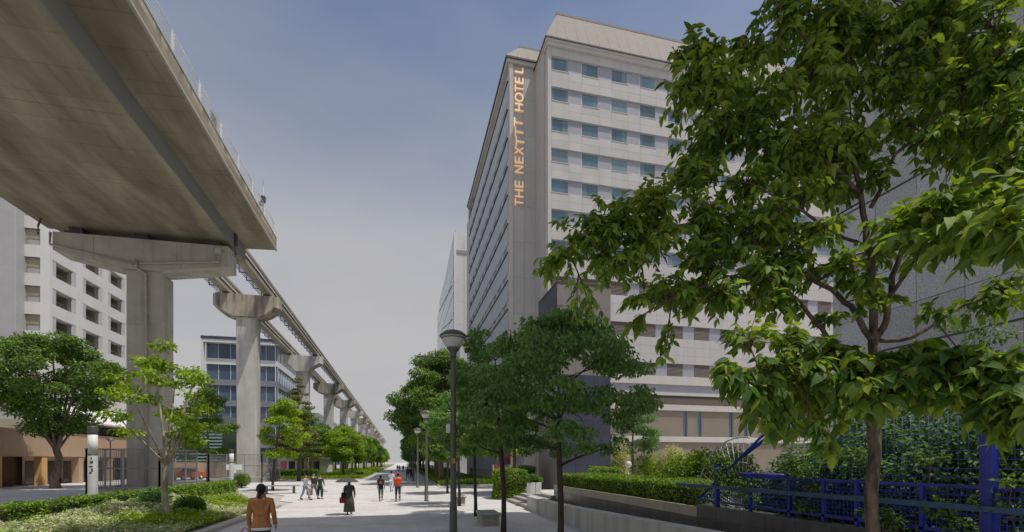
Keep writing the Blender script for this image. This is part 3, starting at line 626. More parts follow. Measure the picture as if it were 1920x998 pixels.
# podium of shops
PX = -35.2
pd = thing('shop_podium', 'low tan tiled podium of shops with orange-lit columns and brown shutters at far left', 'shops', (PX, 40.0, 0))
for k in range(16):
    b = MB(); b.box(-.35, 0, k * 3.0 + .006, k * 3.0 + 2.994, 2.95, 5.4, 'tan'); b.box(-.42, .06, k * 3.0 + .006, k * 3.0 + 2.994, 5.4, 5.52, 'tan'); b.build('parapet_panel', pd)
b = MB(); b.box(-3, -.36, 0, 48, 2.9, 3.1, 'tan'); b.build('terrace_floor', pd)
b = MB(); b.box(-3.2, -3.0, 0, 48, 0, 3.1, 'tan'); b.build('back_wall', pd)
for k in range(9):
    b = MB(); b.cbox(-.75, -.05, k * 5.6 + .2, k * 5.6 + .95, 0, 2.95, 'orange' if k in (1, 2, 3) else 'tan', .03); b.build('column', pd)
for k in range(8):
    y0 = k * 5.6 + 1.0; b = MB()
    if k in (1, 2, 6):
        for q in range(16): b.box(-2.2 - .03 * (q % 2), -2.15 + .02 * (q % 2), y0 + .2, y0 + 4.5, .02 + q * .18, .19 + q * .18, 'brown')
        b.build('roller_shutter', pd)
    else:
        b.box(-2.25, -2.2, y0, y0 + 4.7, 0, 2.9, 'tan'); b.build('shop_front', pd)
        b = MB()
        for q in range(3): b.box(-2.199, -2.17, y0 + .3 + q * 1.45, y0 + 1.6 + q * 1.45, .15, 2.5, 'shopdark')
        b.build('shop_window', pd)
make_hedge('terrace_hedge', 'low green hedge growing along the top of the tan shop podium', (PX - 1.1, 72, 3.1), .9, 26, 2.7, 'leaf_hg', 5000, .16, 5)

# ================================================================== OFFICE BUILDING (left, beyond the piers)
OX, OY = -25.5, 108.0
ob = thing('office_building', 'modern office building with dark blue glazing and white bands behind the first monorail piers', 'office building', (OX, OY, 0))
ow, od = 13.5, 27.0; ZO = 28.0; fl = 4.3
b = MB(); b.box(-ow + .4, -.4, .4, od - .4, 0, ZO - 1.0, 'glass_b'); b.build('core', ob)
for k in range(7):
    z = ZO - 1.2 - fl * (k + 1)
    if z < 0: break
    b = MB(); b.box(-ow, -.0, 0, od, z, z + 1.2, 'band_g' if k else 'white'); b.build('floor_band', ob)
    for side in (0, 1):
        L = ow if side == 0 else od; n = int(L / 2.25); zt = z + fl
        pm = MB().box(.05, 2.2, -.03, 0, 0, fl - 1.2, 'glass_b' if side == 0 else 'glass_t').mesh('pane')
        for q in range(n):
            if side == 0: w_ = link('pane', pm, ob, (-ow + q * 2.25 + .1, .38, z + 1.2))
            else: w_ = link('pane', pm, ob, (-.36, q * 2.25 + .1, z + 1.2), (0, 0, R(90)))
        b = MB()
        for q in range(n + 1):
            if side == 0: b.box(-ow + q * 2.25 + .02, -ow + q * 2.25 + .1, .25, .42, z + 1.2, zt, 'white')
            else: b.box(-.42, -.22, q * 2.25 + .02, q * 2.25 + .1, z + 1.2, zt, 'white')
        b.build('mullion', ob)
b = MB(); b.box(-ow - .5, .9, -1.1, od, ZO - .55, ZO, 'navy'); b.box(-ow - .45, .85, -1.0, od - .1, ZO - 1.2, ZO - .56, 'white'); b.build('roof', ob)
b = MB(); b.box(-ow - .5, -ow - .05, -1.0, .0, 5, ZO - 1.2, 'white'); b.build('fin_wall', ob)
b = MB(); b.box(-14, -4, 4, od - 2, ZO, ZO + 1.3, 'apt_grey'); b.build('plant_room', ob)

# ================================================================== HOTEL
HX, HY = 15.0, 46.8
ho = thing('hotel', 'tall pale stone hotel with rows of teal windows and a lit vertical sign', 'hotel', (HX, HY, 0))
BW = 3.4; NB = 11; W = BW * NB + .3; ZE = 46.5; WT = 1.45
uprows = [44.9 - 3.2 * k for k in range(7)] ; lowrows = [21.9, 17.6, 13.35]
b = MB(); b.box(.02, W, .3, 30, 0, ZE - .2, 'hotel'); b.build('wall', ho)
# window bands: everything between window bands is clad in separate stone panels
def bandp(z0, z1, courses, stuff=False):
    hh = (z1 - z0) / courses; me = {}
    tgt = MB() if stuff else None
    for c in range(courses):
        for i in range(NB):
            for j, (x0, x1) in enumerate(((0.3, 2.25), (2.25, 3.7))):
                X0 = i * BW + x0 + (.0 if not (i == 0 and j == 0) else 0)
                if stuff: tgt.box(X0 + .007, X0 + (x1 - x0) - .007, 0, .3, z0 + c * hh + .007, z0 + (c + 1) * hh - .007, 'hotel')
                else:
                    key = (j, c)
                    if key not in me: me[key] = MB().box(.007, (x1 - x0) - .007, 0, .3, .007, hh - .007, 'hotel').mesh('panel')
                    link('panel', me[key], ho, (X0, .002 * ((i * 7 + c * 3 + j) % 4), z0 + c * hh))
    if stuff: tgt.build('panels', ho, kind='stuff')
    b = MB(); b.box(0.02, .29, -.0, .3, z0, z1, 'hotel'); b.build('quoin', ho)
allrows = uprows + lowrows
fr = MB(); fr.box(0, 1.94, .18, .28, 0, .05, 'galv'); fr.box(0, 1.94, .18, .28, WT - .05, WT, 'galv'); fr.box(0, .05, .18, .28, .05, WT - .05, 'galv'); fr.box(1.89, 1.94, .18, .28, .05, WT - .05, 'galv')
fr.box(0, 1.94, -.03, .17, -.06, -.0, 'hotel_white'); fr = fr.mesh('window')
pns = []
for (cl, cr) in ((0, 0), (.3, .25), (.55, .0), (.15, .6), (.0, .35), (1.84, 0)):
    q_ = MB().box(.05, 1.89, .22, .25, .05, WT - .05, 'glass')
    if cl: q_.box(.05, .05 + cl, .212, .219, .05, WT - .05, 'curtain')
    if cr: q_.box(1.89 - cr, 1.89, .212, .219, .05, WT - .05, 'curtain')
    pns.append(q_.mesh('pane'))
rw = random.Random(8)
lv = MB()
for q in range(10): lv.prism([(.10, q * .145), (.22, q * .145 + .02), (.22, q * .145 + .12), (.19, q * .145 + .13)], 'x', .0, 1.94, 'louv_br')
lv.box(0, 1.94, .23, .28, 0, WT, 'louv_br'); lv = lv.mesh('louver')
inf = MB().box(.006, 1.45, .16, .3, 0, WT, 'blind').mesh('infill_panel')
for r, zt in enumerate(allrows):
    for i in range(NB):
        x = i * BW + .3
        if r >= 7: link('louver_window', lv, ho, (x, 0, zt - WT))
        else:
            w_ = link('window', fr, ho, (x, 0, zt - WT)); link('pane', rw.choice(pns), w_)
        link('infill_panel', inf, ho, (x + 1.945, 0, zt - WT))
    b = MB(); b.box(0.02, .29, -.0, .3, zt - WT, zt, 'hotel'); b.build('quoin', ho)
bandp(44.9, ZE - .7, 1)
for k in range(6): bandp(uprows[k + 1], uprows[k] - WT, 2, k > 4)
bandp(lowrows[0], uprows[6] - WT, 2, True); bandp(lowrows[1], lowrows[0] - WT, 3, True); bandp(lowrows[2], lowrows[1] - WT, 3, True)
# left edge strip of the main face (darker return) and cornice
b = MB(); b.box(-.1, .0, -.05, .9, 8, ZE - .7, 'hotel_white'); b.build('corner_strip', ho)
b = MB(); b.box(-.25, W + .2, -.25, 30, ZE - .7, ZE - .35, 'hotel_white'); b.box(-.4, W + .3, -.4, 30, ZE - .35, ZE - .18, 'hotel_white'); b.box(-.5, W + .4, -.5, 30, ZE - .18, ZE - .05, 'dark'); b.build('cornice', ho)
# mansard roof in sloping strips
def mansard(x0, x1, y0, y1, z, rise, ins, seg, left=True):
    b = MB(); n = int((x1 - x0) / seg); s = (x1 - x0) / n
    for i in range(n):
        a, c = x0 + i * s, x0 + (i + 1) * s; ta = max(a, x0 + ins) if left else a; tc_ = max(c, x0 + ins) if left else c
        b.add([(a + .012, y0, z), (c - .012, y0, z), (tc_, y0 + ins, z + rise), (ta, y0 + ins, z + rise)], [(0, 1, 2, 3)], 'roof')
    b.add([(x0 + .05, y0 + .06, z - .02), (x1, y0 + .06, z - .02), (x1, y0 + ins + .06, z + rise - .02), (x0 + ins, y0 + ins + .06, z + rise - .02)], [(0, 1, 2, 3)], 'dark')
    if left:
        n = int((y1 - y0) / seg)
        for i in range(n):
            a, c = y0 + i * seg, y0 + (i + 1) * seg; b.add([(x0, a + .02, z), (x0 + ins, max(a, y0 + ins), z + rise), (x0 + ins, max(c, y0 + ins), z + rise), (x0, c - .02, z)], [(0, 1, 2, 3)], 'roof')
    b.box(x0 + ins - .08, x1, y0 + ins - .08, y1, z + rise - .1, z + rise + .12, 'roof'); return b
mansard(-.5, W + .4, -.5, 30, ZE - .05, 4.3, 1.9, 1.2).build('roof', ho)
# sign wing: recessed front wall, long side facade along the avenue
SX0 = 11.7 - HX; SY = 51.0 - HY; ZS2 = 47.4
b = MB(); b.box(SX0 + .2, -.0, SY, 31, 0, ZS2, 'hotel'); b.build('sign_wall', ho)
for k in range(11):
    for j in range(2):
        b = MB(); x0 = SX0 + .45 + j * 1.35; b.box(x0 + .01, x0 + 1.34, SY - .06, SY, 3 + k * 4.0 + .01, min(7 + k * 4.0 - .01, ZS2 - .8), 'hotel'); b.build('panel', ho)
b = MB(); b.box(-.25, -.0, .9, SY, 0, ZE - .7, 'hotel'); b.build('return_wall', ho)
b = MB(); b.cbox(SX0, SX0 + .45, SY - .25, SY + .2, 0, ZS2 - .7, 'hotel_white', .03); b.build('pilaster', ho)
b = MB(); b.box(SX0 - .3, .0, SY - .35, SY + 31, ZS2 - .7, ZS2 - .3, 'hotel_white'); b.box(SX0 - .45, 0, SY - .5, SY + 31.2, ZS2 - .3, ZS2 - .1, 'dark'); b.build('cornice', ho)
mansard(SX0 - .45, 1.5, SY - .5, SY + 31, ZS2 - .1, 3.0, 2.1, 1.2).build('roof', ho)
# side facade floors
b = MB(); b.box(SX0 + .25, SX0 + .6, SY + .2, SY + 31, 0, ZS2 - .7, 'glass_b'); b.build('side_glazing', ho)
for k in range(14):
    z = ZS2 - 2.2 - 3.2 * k
    if z < 1: break
    for q in range(10):
        b = MB(); y0 = SY + .45 + q * 3.05; b.box(SX0, SX0 + .25, y0 + .01, y0 + 3.04, z - 2.25, z, 'hotel_shaded'); b.build('side_panel', ho)
    b = MB(); b.box(SX0 - .12, SX0 + .0, SY + .4, SY + 31, z - .10, z, 'dark'); b.build('side_ledge', ho)
    b = MB()
    for q in range(11): y0 = SY + .4 + q * 3.05; b.box(SX0 + .06, SX0 + .27, y0 - .25, y0 + .95, z, z + .95, 'hotel_shaded')
    b.build('side_mullion', ho)
b = MB(); b.cbox(SX0 - .1, SX0 + .5, SY + 31, SY + 31.8, 0, ZS2 + 1.5, 'hotel_white', .05); b.build('pilaster', ho)
b = MB(); b.box(SX0 + .2, SX0 + 6, SY + 31, SY + 36, 0, ZS2 - 1, 'hotel_shaded'); b.build('rear_wall', ho)
# lower storeys
b = MB(); b.box(-.0, W + .2, -.22, .3, 10.95, 11.9, 'hotel_white'); b.build('pale_band', ho)
b = MB(); b.box(-.0, W + .2, -.02, .3, 10.05, 10.94, 'blind'); b.build('grey_band', ho)
b = MB(); b.box(-.0, W + .2, -.35, .3, 9.75, 10.04, 'hotel_white'); b.box(0, W + .2, -.1, .3, 9.5, 9.74, 'dark'); b.build('string_course', ho)
pt = MB().box(.01, 2.16, -.0, .3, .008, .632, 'hotel_tan').mesh('tan_tile')
b = MB(); b.box(0, W + .2, -.0, .3, 8.75, 9.5, 'hotel_tan'); b.build('tan_wall', ho)
b = MB(); b.box(-.0, W + .2, -.2, .3, 8.1, 8.74, 'hotel_white'); b.build('pale_band', ho)
b = MB(); b.box(-.0, W + .2, -.2, .3, 4.6, 5.2, 'hotel_white'); b.build('pale_band', ho)
slits = [onY(p, 800, HY).x - HX for p in (1166, 1205, 1285, 1312)] + [22, 24, 30, 32]
xs = sorted(slits); px_ = 0.0
for x in xs + [W + .2]:
    b = MB(); b.box(px_, x - (.3 if x != W + .2 else 0), -.0, .3, 5.21, 8.09, 'hotel_tan'); b.build('tan_wall', ho); px_ = x + .3
for x in xs:
    b = MB(); b.box(x - .3, x - .26, .05, .29, 5.22, 8.08, 'galv'); b.box(x + .26, x + .3, .05, .29, 5.22, 8.08, 'galv'); w_ = b.build('slit_window', ho)
    b = MB(); b.box(x - .26, x + .26, .2, .26, 5.22, 8.08, 'glass_b'); b.build('pane', w_)
b = MB(); b.box(0, W + .2, 0, .3, 0, 4.59, 'hotel_tan'); b.build('tan_wall', ho)
# the vertical sign, reading bottom to top
sg = bpy.data.objects.new('hotel_sign', bpy.data.meshes.new('hotel_sign')); COL.objects.link(sg); sg.parent = ho
bmx = MB(); sxm = SX0 + .62
bmx.box(sxm + .85, sxm + .88, SY - .14, SY - .06, 30.6, 46.0, 'hotel'); sg.data = bmx.mesh('hotel_sign')
M['sign'] = emis(mat('lit_sign_face', (0.75, 0.62, 0.5), 0.5, 0.02, 1), (1.0, 0.74, 0.50), 0.32)
M['sign_e'] = emis(mat('lit_sign_edge', (0.62, 0.36, 0.16), 0.5, 0.02, 1), (1.0, 0.50, 0.2), 0.40)
def zpix(y): return onY(970, y, SY + HY).z
def letter(ch, y0, y1, x0=0.0, hgt=1.0, bold=.045):
    cu = bpy.data.curves.new('letter', 'FONT'); cu.body = ch; cu.size = 1; cu.extrude = .06; cu.offset = .006
    ob_ = bpy.data.objects.new('tmp', cu); COL.objects.link(ob_); bpy.context.view_layer.update()
    me = bpy.data.meshes.new_from_object(ob_.evaluated_get(bpy.context.evaluated_depsgraph_get())); bpy.data.objects.remove(ob_)
    n = len(me.vertices); c = np.empty(n * 3); me.vertices.foreach_get('co', c); c = c.reshape(-1, 3)
    mn, mx_ = c.min(0), c.max(0); z0, z1 = zpix(y0), zpix(y1)
    t = (c[:, 0] - mn[0]) / (mx_[0] - mn[0]); hh = (c[:, 1] - mn[1]) / (mx_[1] - mn[1])
    out = np.stack([sxm + x0 + (1 - hh) * hgt, SY - .16 - c[:, 2] * 1.6 + 0 * t, z0 + t * (z1 - z0)], 1)   # reading upwards: tops of letters point left
    me.vertices.foreach_set('co', out.ravel()); me.materials.clear(); me.materials.append(M['sign']); me.materials.append(M['sign_e'])
    me.update()
    for p in me.polygons:
        if abs(p.normal.y) < .5: p.material_index = 1
    l = link('letter', me, sg); return l
zz = lambda a: 80 + a / 3.025
for ch, a, c in [('T', 930, 893), ('H', 882, 838), ('E', 826, 790), ('N', 745, 703), ('E', 690, 653), ('X', 642, 596), ('H', 396, 352), ('O', 343, 292), ('T', 287, 250), ('E', 240, 206), ('L', 180, 147)]:
    letter(ch, zz(a), zz(c), .0, 1.0)
for k, (a, c) in enumerate([(596, 540), (540, 488), (488, 436)]): letter('T', zz(a), zz(c), .04 - .10 * k + .06, 1.0)

# ================================================================== GLASS TOWER BEHIND THE HOTEL
gx = 10.1; gy = 92.0
gt = thing('glass_tower', 'slim pale tower with a tapering blue glass side rising behind the hotel', 'office tower', (gx, gy, 0))
Zg = onX(848, 447, gx).z; Zg2 = onX(848, 482, gx).z
b = MB(); b.box(.3, 18, .3, 40, 0, Zg - .6, 'white'); b.build('wall', gt)
for k in range(11):
    for j in range(3):
        b = MB(); b.box(.1 + j * 1.9, 1.95 + j * 1.9, 0, .3, Zg - .7 - 4.4 * (k + 1) + .02, Zg - .7 - 4.4 * k, 'apt'); b.build('panel', gt)
b = MB(); b.box(.1, 6, -.1, 3, Zg2 - .7, Zg2, 'steel_g'); b.build('roof_edge', gt)
b = MB(); b.add([(0, 0, 0), (.35, 0, 0), (.35, 0, Zg), (0, 0, Zg - .2), (0, 44, 0), (0, 44, Zg - 4), (.3, 44, 0), (.3, 44, Zg - 4)], [(0, 1, 2, 3), (0, 3, 5, 4), (1, 6, 7, 2), (3, 2, 7, 5)], 'glass_b'); b.build('glass_wall', gt)
b = MB(); b.box(-.02, .4, -.12, -.01, 0, Zg - .25, 'white'); b.build('corner_strip', gt)
gp = MB().box(-.06, -.01, .05, 3.6, .06, 3.7, 'glass_t').mesh('pane')
for k in range(11):
    for q in range(11): link('pane', gp, gt, (0, .3 + q * 3.7, Zg - 8.2 - 3.85 * k)) if Zg - 8.2 - 3.85 * k > 0 else None
b = MB()
for k in range(6): b.tube([(-.12, 1 + k * .4, 3 + k * 7), (-.12, 1 + k * 7.0, 3 + k * 7 + 5)], .08, 'white', 4)
b.build('tie_rod', gt)

# ================================================================== DARK WALL BLOCK in front of the hotel
bx, by = 9.7, 28.5
bk = thing('service_block', 'tall plain rectangular block with taupe and navy faces in front of the hotel', 'building', (bx, by, 0))
BWd = onY(1145, 700, by).x - bx; BH = 13.9; BD = 4.2
b = MB(); b.box(.05, BWd - .05, .05, BD, 0, BH - .1, 'taup'); b.build('core', bk)
for k in range(9):
    z0 = .66 + k * 1.47; z1 = min(z0 + 1.46, BH)
    for j in range(3):
        x0 = j * BWd / 3; b = MB(); b.box(x0 + .006, x0 + BWd / 3 - .006, 0, .05, z0, z1, 'navy' if k < 5 else 'taup'); b.build('face_panel', bk)  # front panels navy low and taupe high; left face reversed
    for j in range(3):
        y0 = .055 + j * (BD - .06) / 3; b = MB(); b.box(-.0, .05, y0 + .006, y0 + (BD - .06) / 3 - .006, z0, z1, 'navy' if k >= 5 else 'taup'); b.build('face_panel', bk)
b = MB(); b.box(-.03, BWd + .03, -.03, BD, BH - .06, BH + .06, 'dark'); b.build('coping', bk)

# ================================================================== GREY STONE BUILDING (right)
GX = 18.0
gr = thing('stone_building', 'large grey speckled stone building rising behind the foreground tree', 'building', (GX, 0, 0))
yE = onX(1575, 300, GX).y
b = MB(); b.box(.09, 24, -14, yE - .05, 0, 26, 'dark'); b.build('core', gr)
ny = 9; dy = 1.5; me = MB().box(0, .12, .012, dy - .012, .012, 1.488, 'granite').mesh('stone_panel')
for i in range(ny):
    for k in range(17):
        zo = .66 + k * 1.5
        link('stone_panel', me, gr, (.004 * ((i * 5 + k * 3) % 3), yE - dy * (i + 1), zo))
b = MB()
for z in (6.0, 12.0, 18.0): b.box(-.02, .1, yE - 13.5, yE, z + .63, z + .69, 'dark')
b.build('dark_joint', gr)  # dark strips along the wide horizontal joints of the stone
b = MB(); b.box(-.03, 24, yE - .048, yE + .3, 0, 26.4, 'granite'); b.build('end_wall', gr)
b = MB(); b.cbox(-.35, 0, yE - 1.5, yE - .9, 10.6, 10.85, 'white', .04); b.build('wall_light', gr)

# distant blocks closing the avenue
for i, (x0, x1, y0, y1, z, m, lab) in enumerate([(-46, -24, 150, 190, 17, 'apt_grey', 'mid-rise grey office block far along the left behind the street trees'), (-44, -24, 210, 260, 15, 'apt', 'pale mid-rise block far along the left behind the monorail'),
        (10.5, 34, 150, 190, 22, 'apt', 'pale block far along the right side of the avenue'), (11, 34, 210, 280, 17, 'apt_grey', 'grey block farthest along the right side of the avenue')]):
    t = thing('far_building', lab, 'building', (0, 0, 0)); b = MB(); b.box(x0, x1, y0, y1, 0, z, m); b.build('wall', t)
    nf = int(z / 3.6); xf = x1 if x0 < 0 else x0; s = 1 if x0 < 0 else -1
    for k in range(nf):
        b = MB(); b.box(min(xf, xf + s * .06), max(xf, xf + s * .06), y0 + 1, y1 - 1, 1.2 + k * 3.6, 3.0 + k * 3.6, 'glass_b'); b.box(x0 + 1, x1 - 1, y0 - .06, y0, 1.2 + k * 3.6, 3.0 + k * 3.6, 'glass_b'); b.build('window', t)
# ================================================================== TREES, LEFT SIDE
p = at(104, 866, 42); make_tree('street_tree', 'big vase-shaped dark green tree in front of the tan shop podium at far left', 'tree', (p.x, p.y, 0), 13.8, 5.0, 4.8, .34, 'leaf_md', 'bark', 64, 24000, .27, 3, flat=.55, fork=3.6, clr=.24, shape='vase', limb_r=.45)
make_tree('dogwood_tree', 'sparse lime green young tree with pale forked trunk in the planting bed beside the hedge', 'tree', (-8.6, 20.2, .08), 6.9, 2.0, 2.9, .115, 'leaf_lt', 'bark_p', 30, 3600, .155, 14, flat=.40, fork=2.3, clr=.25, shape='round', limb_r=.6, shell=.4, multi=True)
make_tree('street_tree', 'dark green tree left of the first slim monorail pier behind the fence', 'tree', (-21.6, 60.5, 0), 11.0, 3.1, 3.0, .16, 'leaf_md', 'bark', 26, 9000, .24, 5, clr=.3)
make_tree('street_tree', 'smaller dark tree standing between the station pier and the dark green tree', 'tree', (-26.5, 64.0, 0), 9.0, 2.9, 2.6, .14, 'leaf_dk', 'bark', 20, 6000, .24, 6, clr=.3)
make_tree('street_tree', 'bright lime tree with thin leaning trunk right of the first slim monorail pier', 'tree', (-10.3, 42.2, 0), 7.7, 1.85, 2.7, .10, 'leaf_lt', 'bark_d', 26, 6500, .19, 7, flat=.5, lean=(.9, 0), clr=.3)
make_tree('conifer', 'tall loose conifer with reddish trunk beyond the bench', 'tree', (-12.3, 62.5, 0), 13.2, 3.2, 2.6, .20, 'leaf_ol', 'bark_d', 46, 9000, .24, 8, flat=.22, clr=.30, shape='cone', droop=.5, limb_r=.3)
ORD = ['first', 'second', 'third', 'fourth', 'fifth', 'sixth', 'seventh', 'eighth', 'ninth', 'tenth', 'eleventh', 'twelfth', 'thirteenth', 'fourteenth', 'fifteenth', 'sixteenth', 'seventeenth', 'eighteenth', 'nineteenth', 'twentieth', 'twenty-first', 'twenty-second']
labs = ['nearest round lime tree on the left lawn, just beyond the conifer', 'second round tree from the near end of the left lawn row', 'third round tree from the near end of the left lawn row', 'fourth round tree from the near end of the left lawn row', 'fifth round tree of the left lawn row']
p0 = make_tree('round_tree', labs[0], 'tree', (-8.6, 76, .1), 7.9, 2.9, 2.2, .15, 'leaf_lt', 'bark', 30, 8500, .26, 9, 'trees on the left lawn', clr=.32, flat=.6)
p1_ = make_tree('round_tree', labs[1], 'tree', (-9.6, 84, .1), 8.4, 3.3, 2.2, .17, 'leaf_md', 'bark', 30, 8500, .28, 10, 'trees on the left lawn', clr=.32, flat=.6)
rr = random.Random(4)
for i in range(18):
    c = copy_tree([p0, p1_][i % 2]); c.location = (-8.7 + rr.uniform(-.6, .6), 93 + i * 9.5, .1); c.rotation_euler.z = rr.uniform(0, 6.28); s = rr.uniform(.88, 1.12); c.scale = (s, s, s)
    c['label'] = labs[i + 2] if i < 3 else ORD[i + 2] + ' round tree from the near end of the left lawn row, small and distant'
for i in range(9):
    c = copy_tree([p1_, p0][i % 2]); c.location = (-15.8 + rr.uniform(-1, 1), 78 + i * 13, .1); c.rotation_euler.z = rr.uniform(0, 6.28); s = rr.uniform(1.0, 1.25); c.scale = (s, s, s * 1.1)
    c['label'] = ORD[i] + ' round tree of the back row behind the monorail piers on the left lawn'; c['group'] = 'back row trees behind the monorail piers'

# ================================================================== TREES, RIGHT SIDE
g_ = 'layered trees along the right of the walkway'
make_tree('layered_tree', 'broad dark green layered tree with dark trunk nearest the low pale wall', 'tree', (4.28, 12.3, gz(12.3)), 6.6, 2.75, 2.45, .085, 'leaf_t', 'bark_d', 92, 18000, .12, 21, g_, flat=.55, fork=2.3, clr=.155, shape='round', droop=.95, limb_r=.5)
make_tree('layered_tree', 'second layered tree from the viewer, slightly leaning, behind the tall lamp post', 'tree', (3.3, 15.2, 0), 7.1, 1.6, 2.7, .085, 'leaf_t', 'bark_d', 46, 7500, .12, 22, g_, flat=.5, fork=2.5, clr=.21, shape='round', droop=.6, limb_r=.45, lean=(-.35, 0))
make_tree('layered_tree', 'third layered tree, standing beside the near stone bench', 'tree', (3.2, 20.5, 0), 6.8, 1.8, 2.6, .075, 'leaf_t', 'bark_d', 36, 7000, .14, 23, g_, flat=.5, fork=2.5, clr=.24, droop=.6)
make_tree('layered_tree', 'fourth layered tree, standing beside the far stone bench', 'tree', (3.1, 25.6, 0), 6.6, 1.9, 2.6, .075, 'leaf_t', 'bark_d', 34, 6500, .15, 24, g_, flat=.5, clr=.25, droop=.5)
make_tree('layered_tree', 'fifth layered tree, in front of the first tall street tree', 'tree', (3.4, 35.5, 0), 6.8, 2.1, 2.4, .08, 'leaf_md', 'bark_d', 26, 6500, .18, 25, g_, flat=.4, clr=.3)
z1 = make_tree('tall_street_tree', 'nearest tall feathery tree overhanging the right of the avenue', 'tree', (4.2, 50.5, .1), 14.4, 5.3, 3.4, .30, 'leaf_md', 'bark', 60, 30000, .27, 31, 'tall trees lining the right of the avenue', flat=.5, fork=4, clr=.24, shape='round')
z2 = make_tree('tall_street_tree', 'second tall dark tree along the right of the avenue', 'tree', (4.5, 61, .1), 12.5, 4.6, 2.6, .26, 'leaf_dk', 'bark', 50, 18000, .30, 32, 'tall trees lining the right of the avenue', flat=.55, fork=3.4, clr=.26, shape='round')
for i in range(16):
    c = copy_tree([z2, z1][i % 3 == 1]); s = rr.uniform(.85, 1.0) if i % 3 != 1 else .82; c.location = (4.6 + rr.uniform(-.3, .5), 71 + i * 11, .1); c.rotation_euler.z = rr.uniform(0, 6.28); c.scale = (s, s, s)
    c['label'] = ['third tall tree along the right of the avenue, dark and dense', 'fourth tall tree along the right of the avenue'][i] if i < 2 else ORD[i + 2] + ' tall tree along the right of the avenue, small and distant'
make_tree('plaza_tree', 'yellowish backlit tree behind the layered trees in front of the hotel side', 'tree', (8.6, 43, .0), 9.5, 3.0, 3.0, .16, 'leaf_lt', 'bark', 26, 7500, .24, 33, clr=.3)
make_tree('plaza_tree', 'dark tree on the plaza directly behind the clipped round shrub', 'tree', (8.3, 34.5, .0), 7.4, 2.5, 2.9, .13, 'leaf_md', 'bark', 24, 7000, .2, 34, clr=.3)
p = at(1187, 866, 39); make_tree('plaza_tree', 'small tree with pale trunk among yellow bushes in front of the hotel base', 'tree', (p.x, p.y, .66), 6.2, 2.3, 2.4, .13, 'leaf_dk', 'bark', 20, 6000, .2, 35, clr=.34)
# bushes in front of the hotel
for i, (px, D, rx, h, lm, lab) in enumerate([(1162, 38, 1.2, 3.4, 'leaf_ye', 'pale yellow-green bush just right of the navy and taupe block'), (1215, 39, 1.5, 2.4, 'leaf_lt', 'low lime bush behind the globe lamp'),
        (1258, 38, 1.3, 3.0, 'leaf_ye', 'straw-yellow feathery bush between the lime bush and the rounded green shrub'), (1135, 37, .9, 1.3, 'leaf_lt', 'small lime bush tucked at the foot of the navy and taupe block')]):
    p = at(px, 866, D); make_bush('plaza_bush', lab, (p.x, p.y, .66), rx, rx, h, lm, 4200, .14, 40 + i)
p = at(1302, 866, 17.2); make_bush('rounded_shrub', 'fresh green rounded shrub at the right end of the clipped hedge', (p.x, p.y, .66), 1.15, 1.1, 2.15, 'leaf_hg', 9000, .10, 45)
p = at(1360, 866, 19.5); make_bush('rounded_shrub', 'darker green shrub behind the wire arc of the blue fence', (p.x, p.y, .66), 1.6, 1.2, 2.4, 'leaf_md', 7000, .12, 46)

# clipped hedge on the granite wall
make_hedge('clipped_hedge', 'long clipped green hedge growing on top of the granite retaining wall', (8.75, 17.0, 1.1), 1.7, 11.6, .70, 'leaf_hg', 30000, .075, 51, wav=.05)
# ball shrub and pots
make_hedge('clipped_shrub', 'large clipped rounded shrub at the foot of the stone steps', (6.9, 30.0, 0), 1.9, 1.9, 1.85, 'leaf_hg', 8000, .10, 52, cat='shrub', wav=.14)
make_hedge('clipped_shrub', 'narrow clipped dark shrub on the plaza behind the rounded shrub', (8.5, 31.5, .66), 1.0, 1.0, 1.35, 'leaf_dk', 2500, .10, 53, cat='shrub')
make_hedge('clipped_shrub', 'low clipped bush on the plaza near the service block', (11.6, 25.5, .66), 1.5, 1.0, 1.35, 'leaf_hg', 3000, .10, 54, cat='shrub')
# hedge on the left, in the planting bed
make_hedge('long_hedge', 'long clipped hedge running from lower left along the planting bed', (-12.95, 20.0, .05), .95, 22, .90, 'leaf_hg', 38000, .085, 55, wav=.12)
make_hedge('long_hedge', 'far stretch of clipped hedge near the fenced slim pier', (-13.1, 36.2, .05), 1.0, 9.6, .86, 'leaf_hg', 9000, .11, 56, wav=.12)
for i, (x, y, rx, h, lm, lab) in enumerate([(-10.6, 23.6, .6, 1.2, 'leaf_dk', 'dark round shrub beside the pale forked trunk in the bed'), (-8.2, 21.2, .5, .95, 'leaf_md', 'small green shrub right of the pale forked trunk'), (-14.3, 47.5, .9, 1.3, 'leaf_md', 'loose green shrub beside the second light column')]):
    make_bush('bed_shrub', lab, (x, y, .06), rx, rx, h, lm, 4200, .11, 60 + i)
# low variegated ground cover in the bed
rng = np.random.default_rng(77); n = 88000
x = rng.uniform(-12.35, -6.75, n); y = rng.uniform(9.5, 28.2, n)
keep = ~((y > 26.3) & (x > -8.6) & ((x + 8.6) ** 2 + (y - 26.3) ** 2 > 3.4)); x = x[keep]; y = y[keep]; n = len(x)
hgt = .16 + .48 * np.clip((-6.9 - x) / 1.6, 0, 1) * (.55 + .45 * np.sin(x * 2.1 + np.sin(y * 1.3) * 2) * np.cos(y * 1.7)) + .08 * rng.random(n)
zb = np.array([gz(v) for v in y]) + .07
P = np.stack([x, y, zb + hgt * (.25 + .75 * rng.random(n) ** .5)], 1); A = rng.normal(size=(n, 3)) * [.8, .8, .3] + [0, 0, .35]; N = rng.normal(size=(n, 3)) * .4 + [0, 0, 1]
L = .10 * (.7 + .7 * rng.random(n))
msk = (np.sin(x * 1.1 + 1) + np.sin(y * .9) + rng.normal(size=n) * .5) > -.75
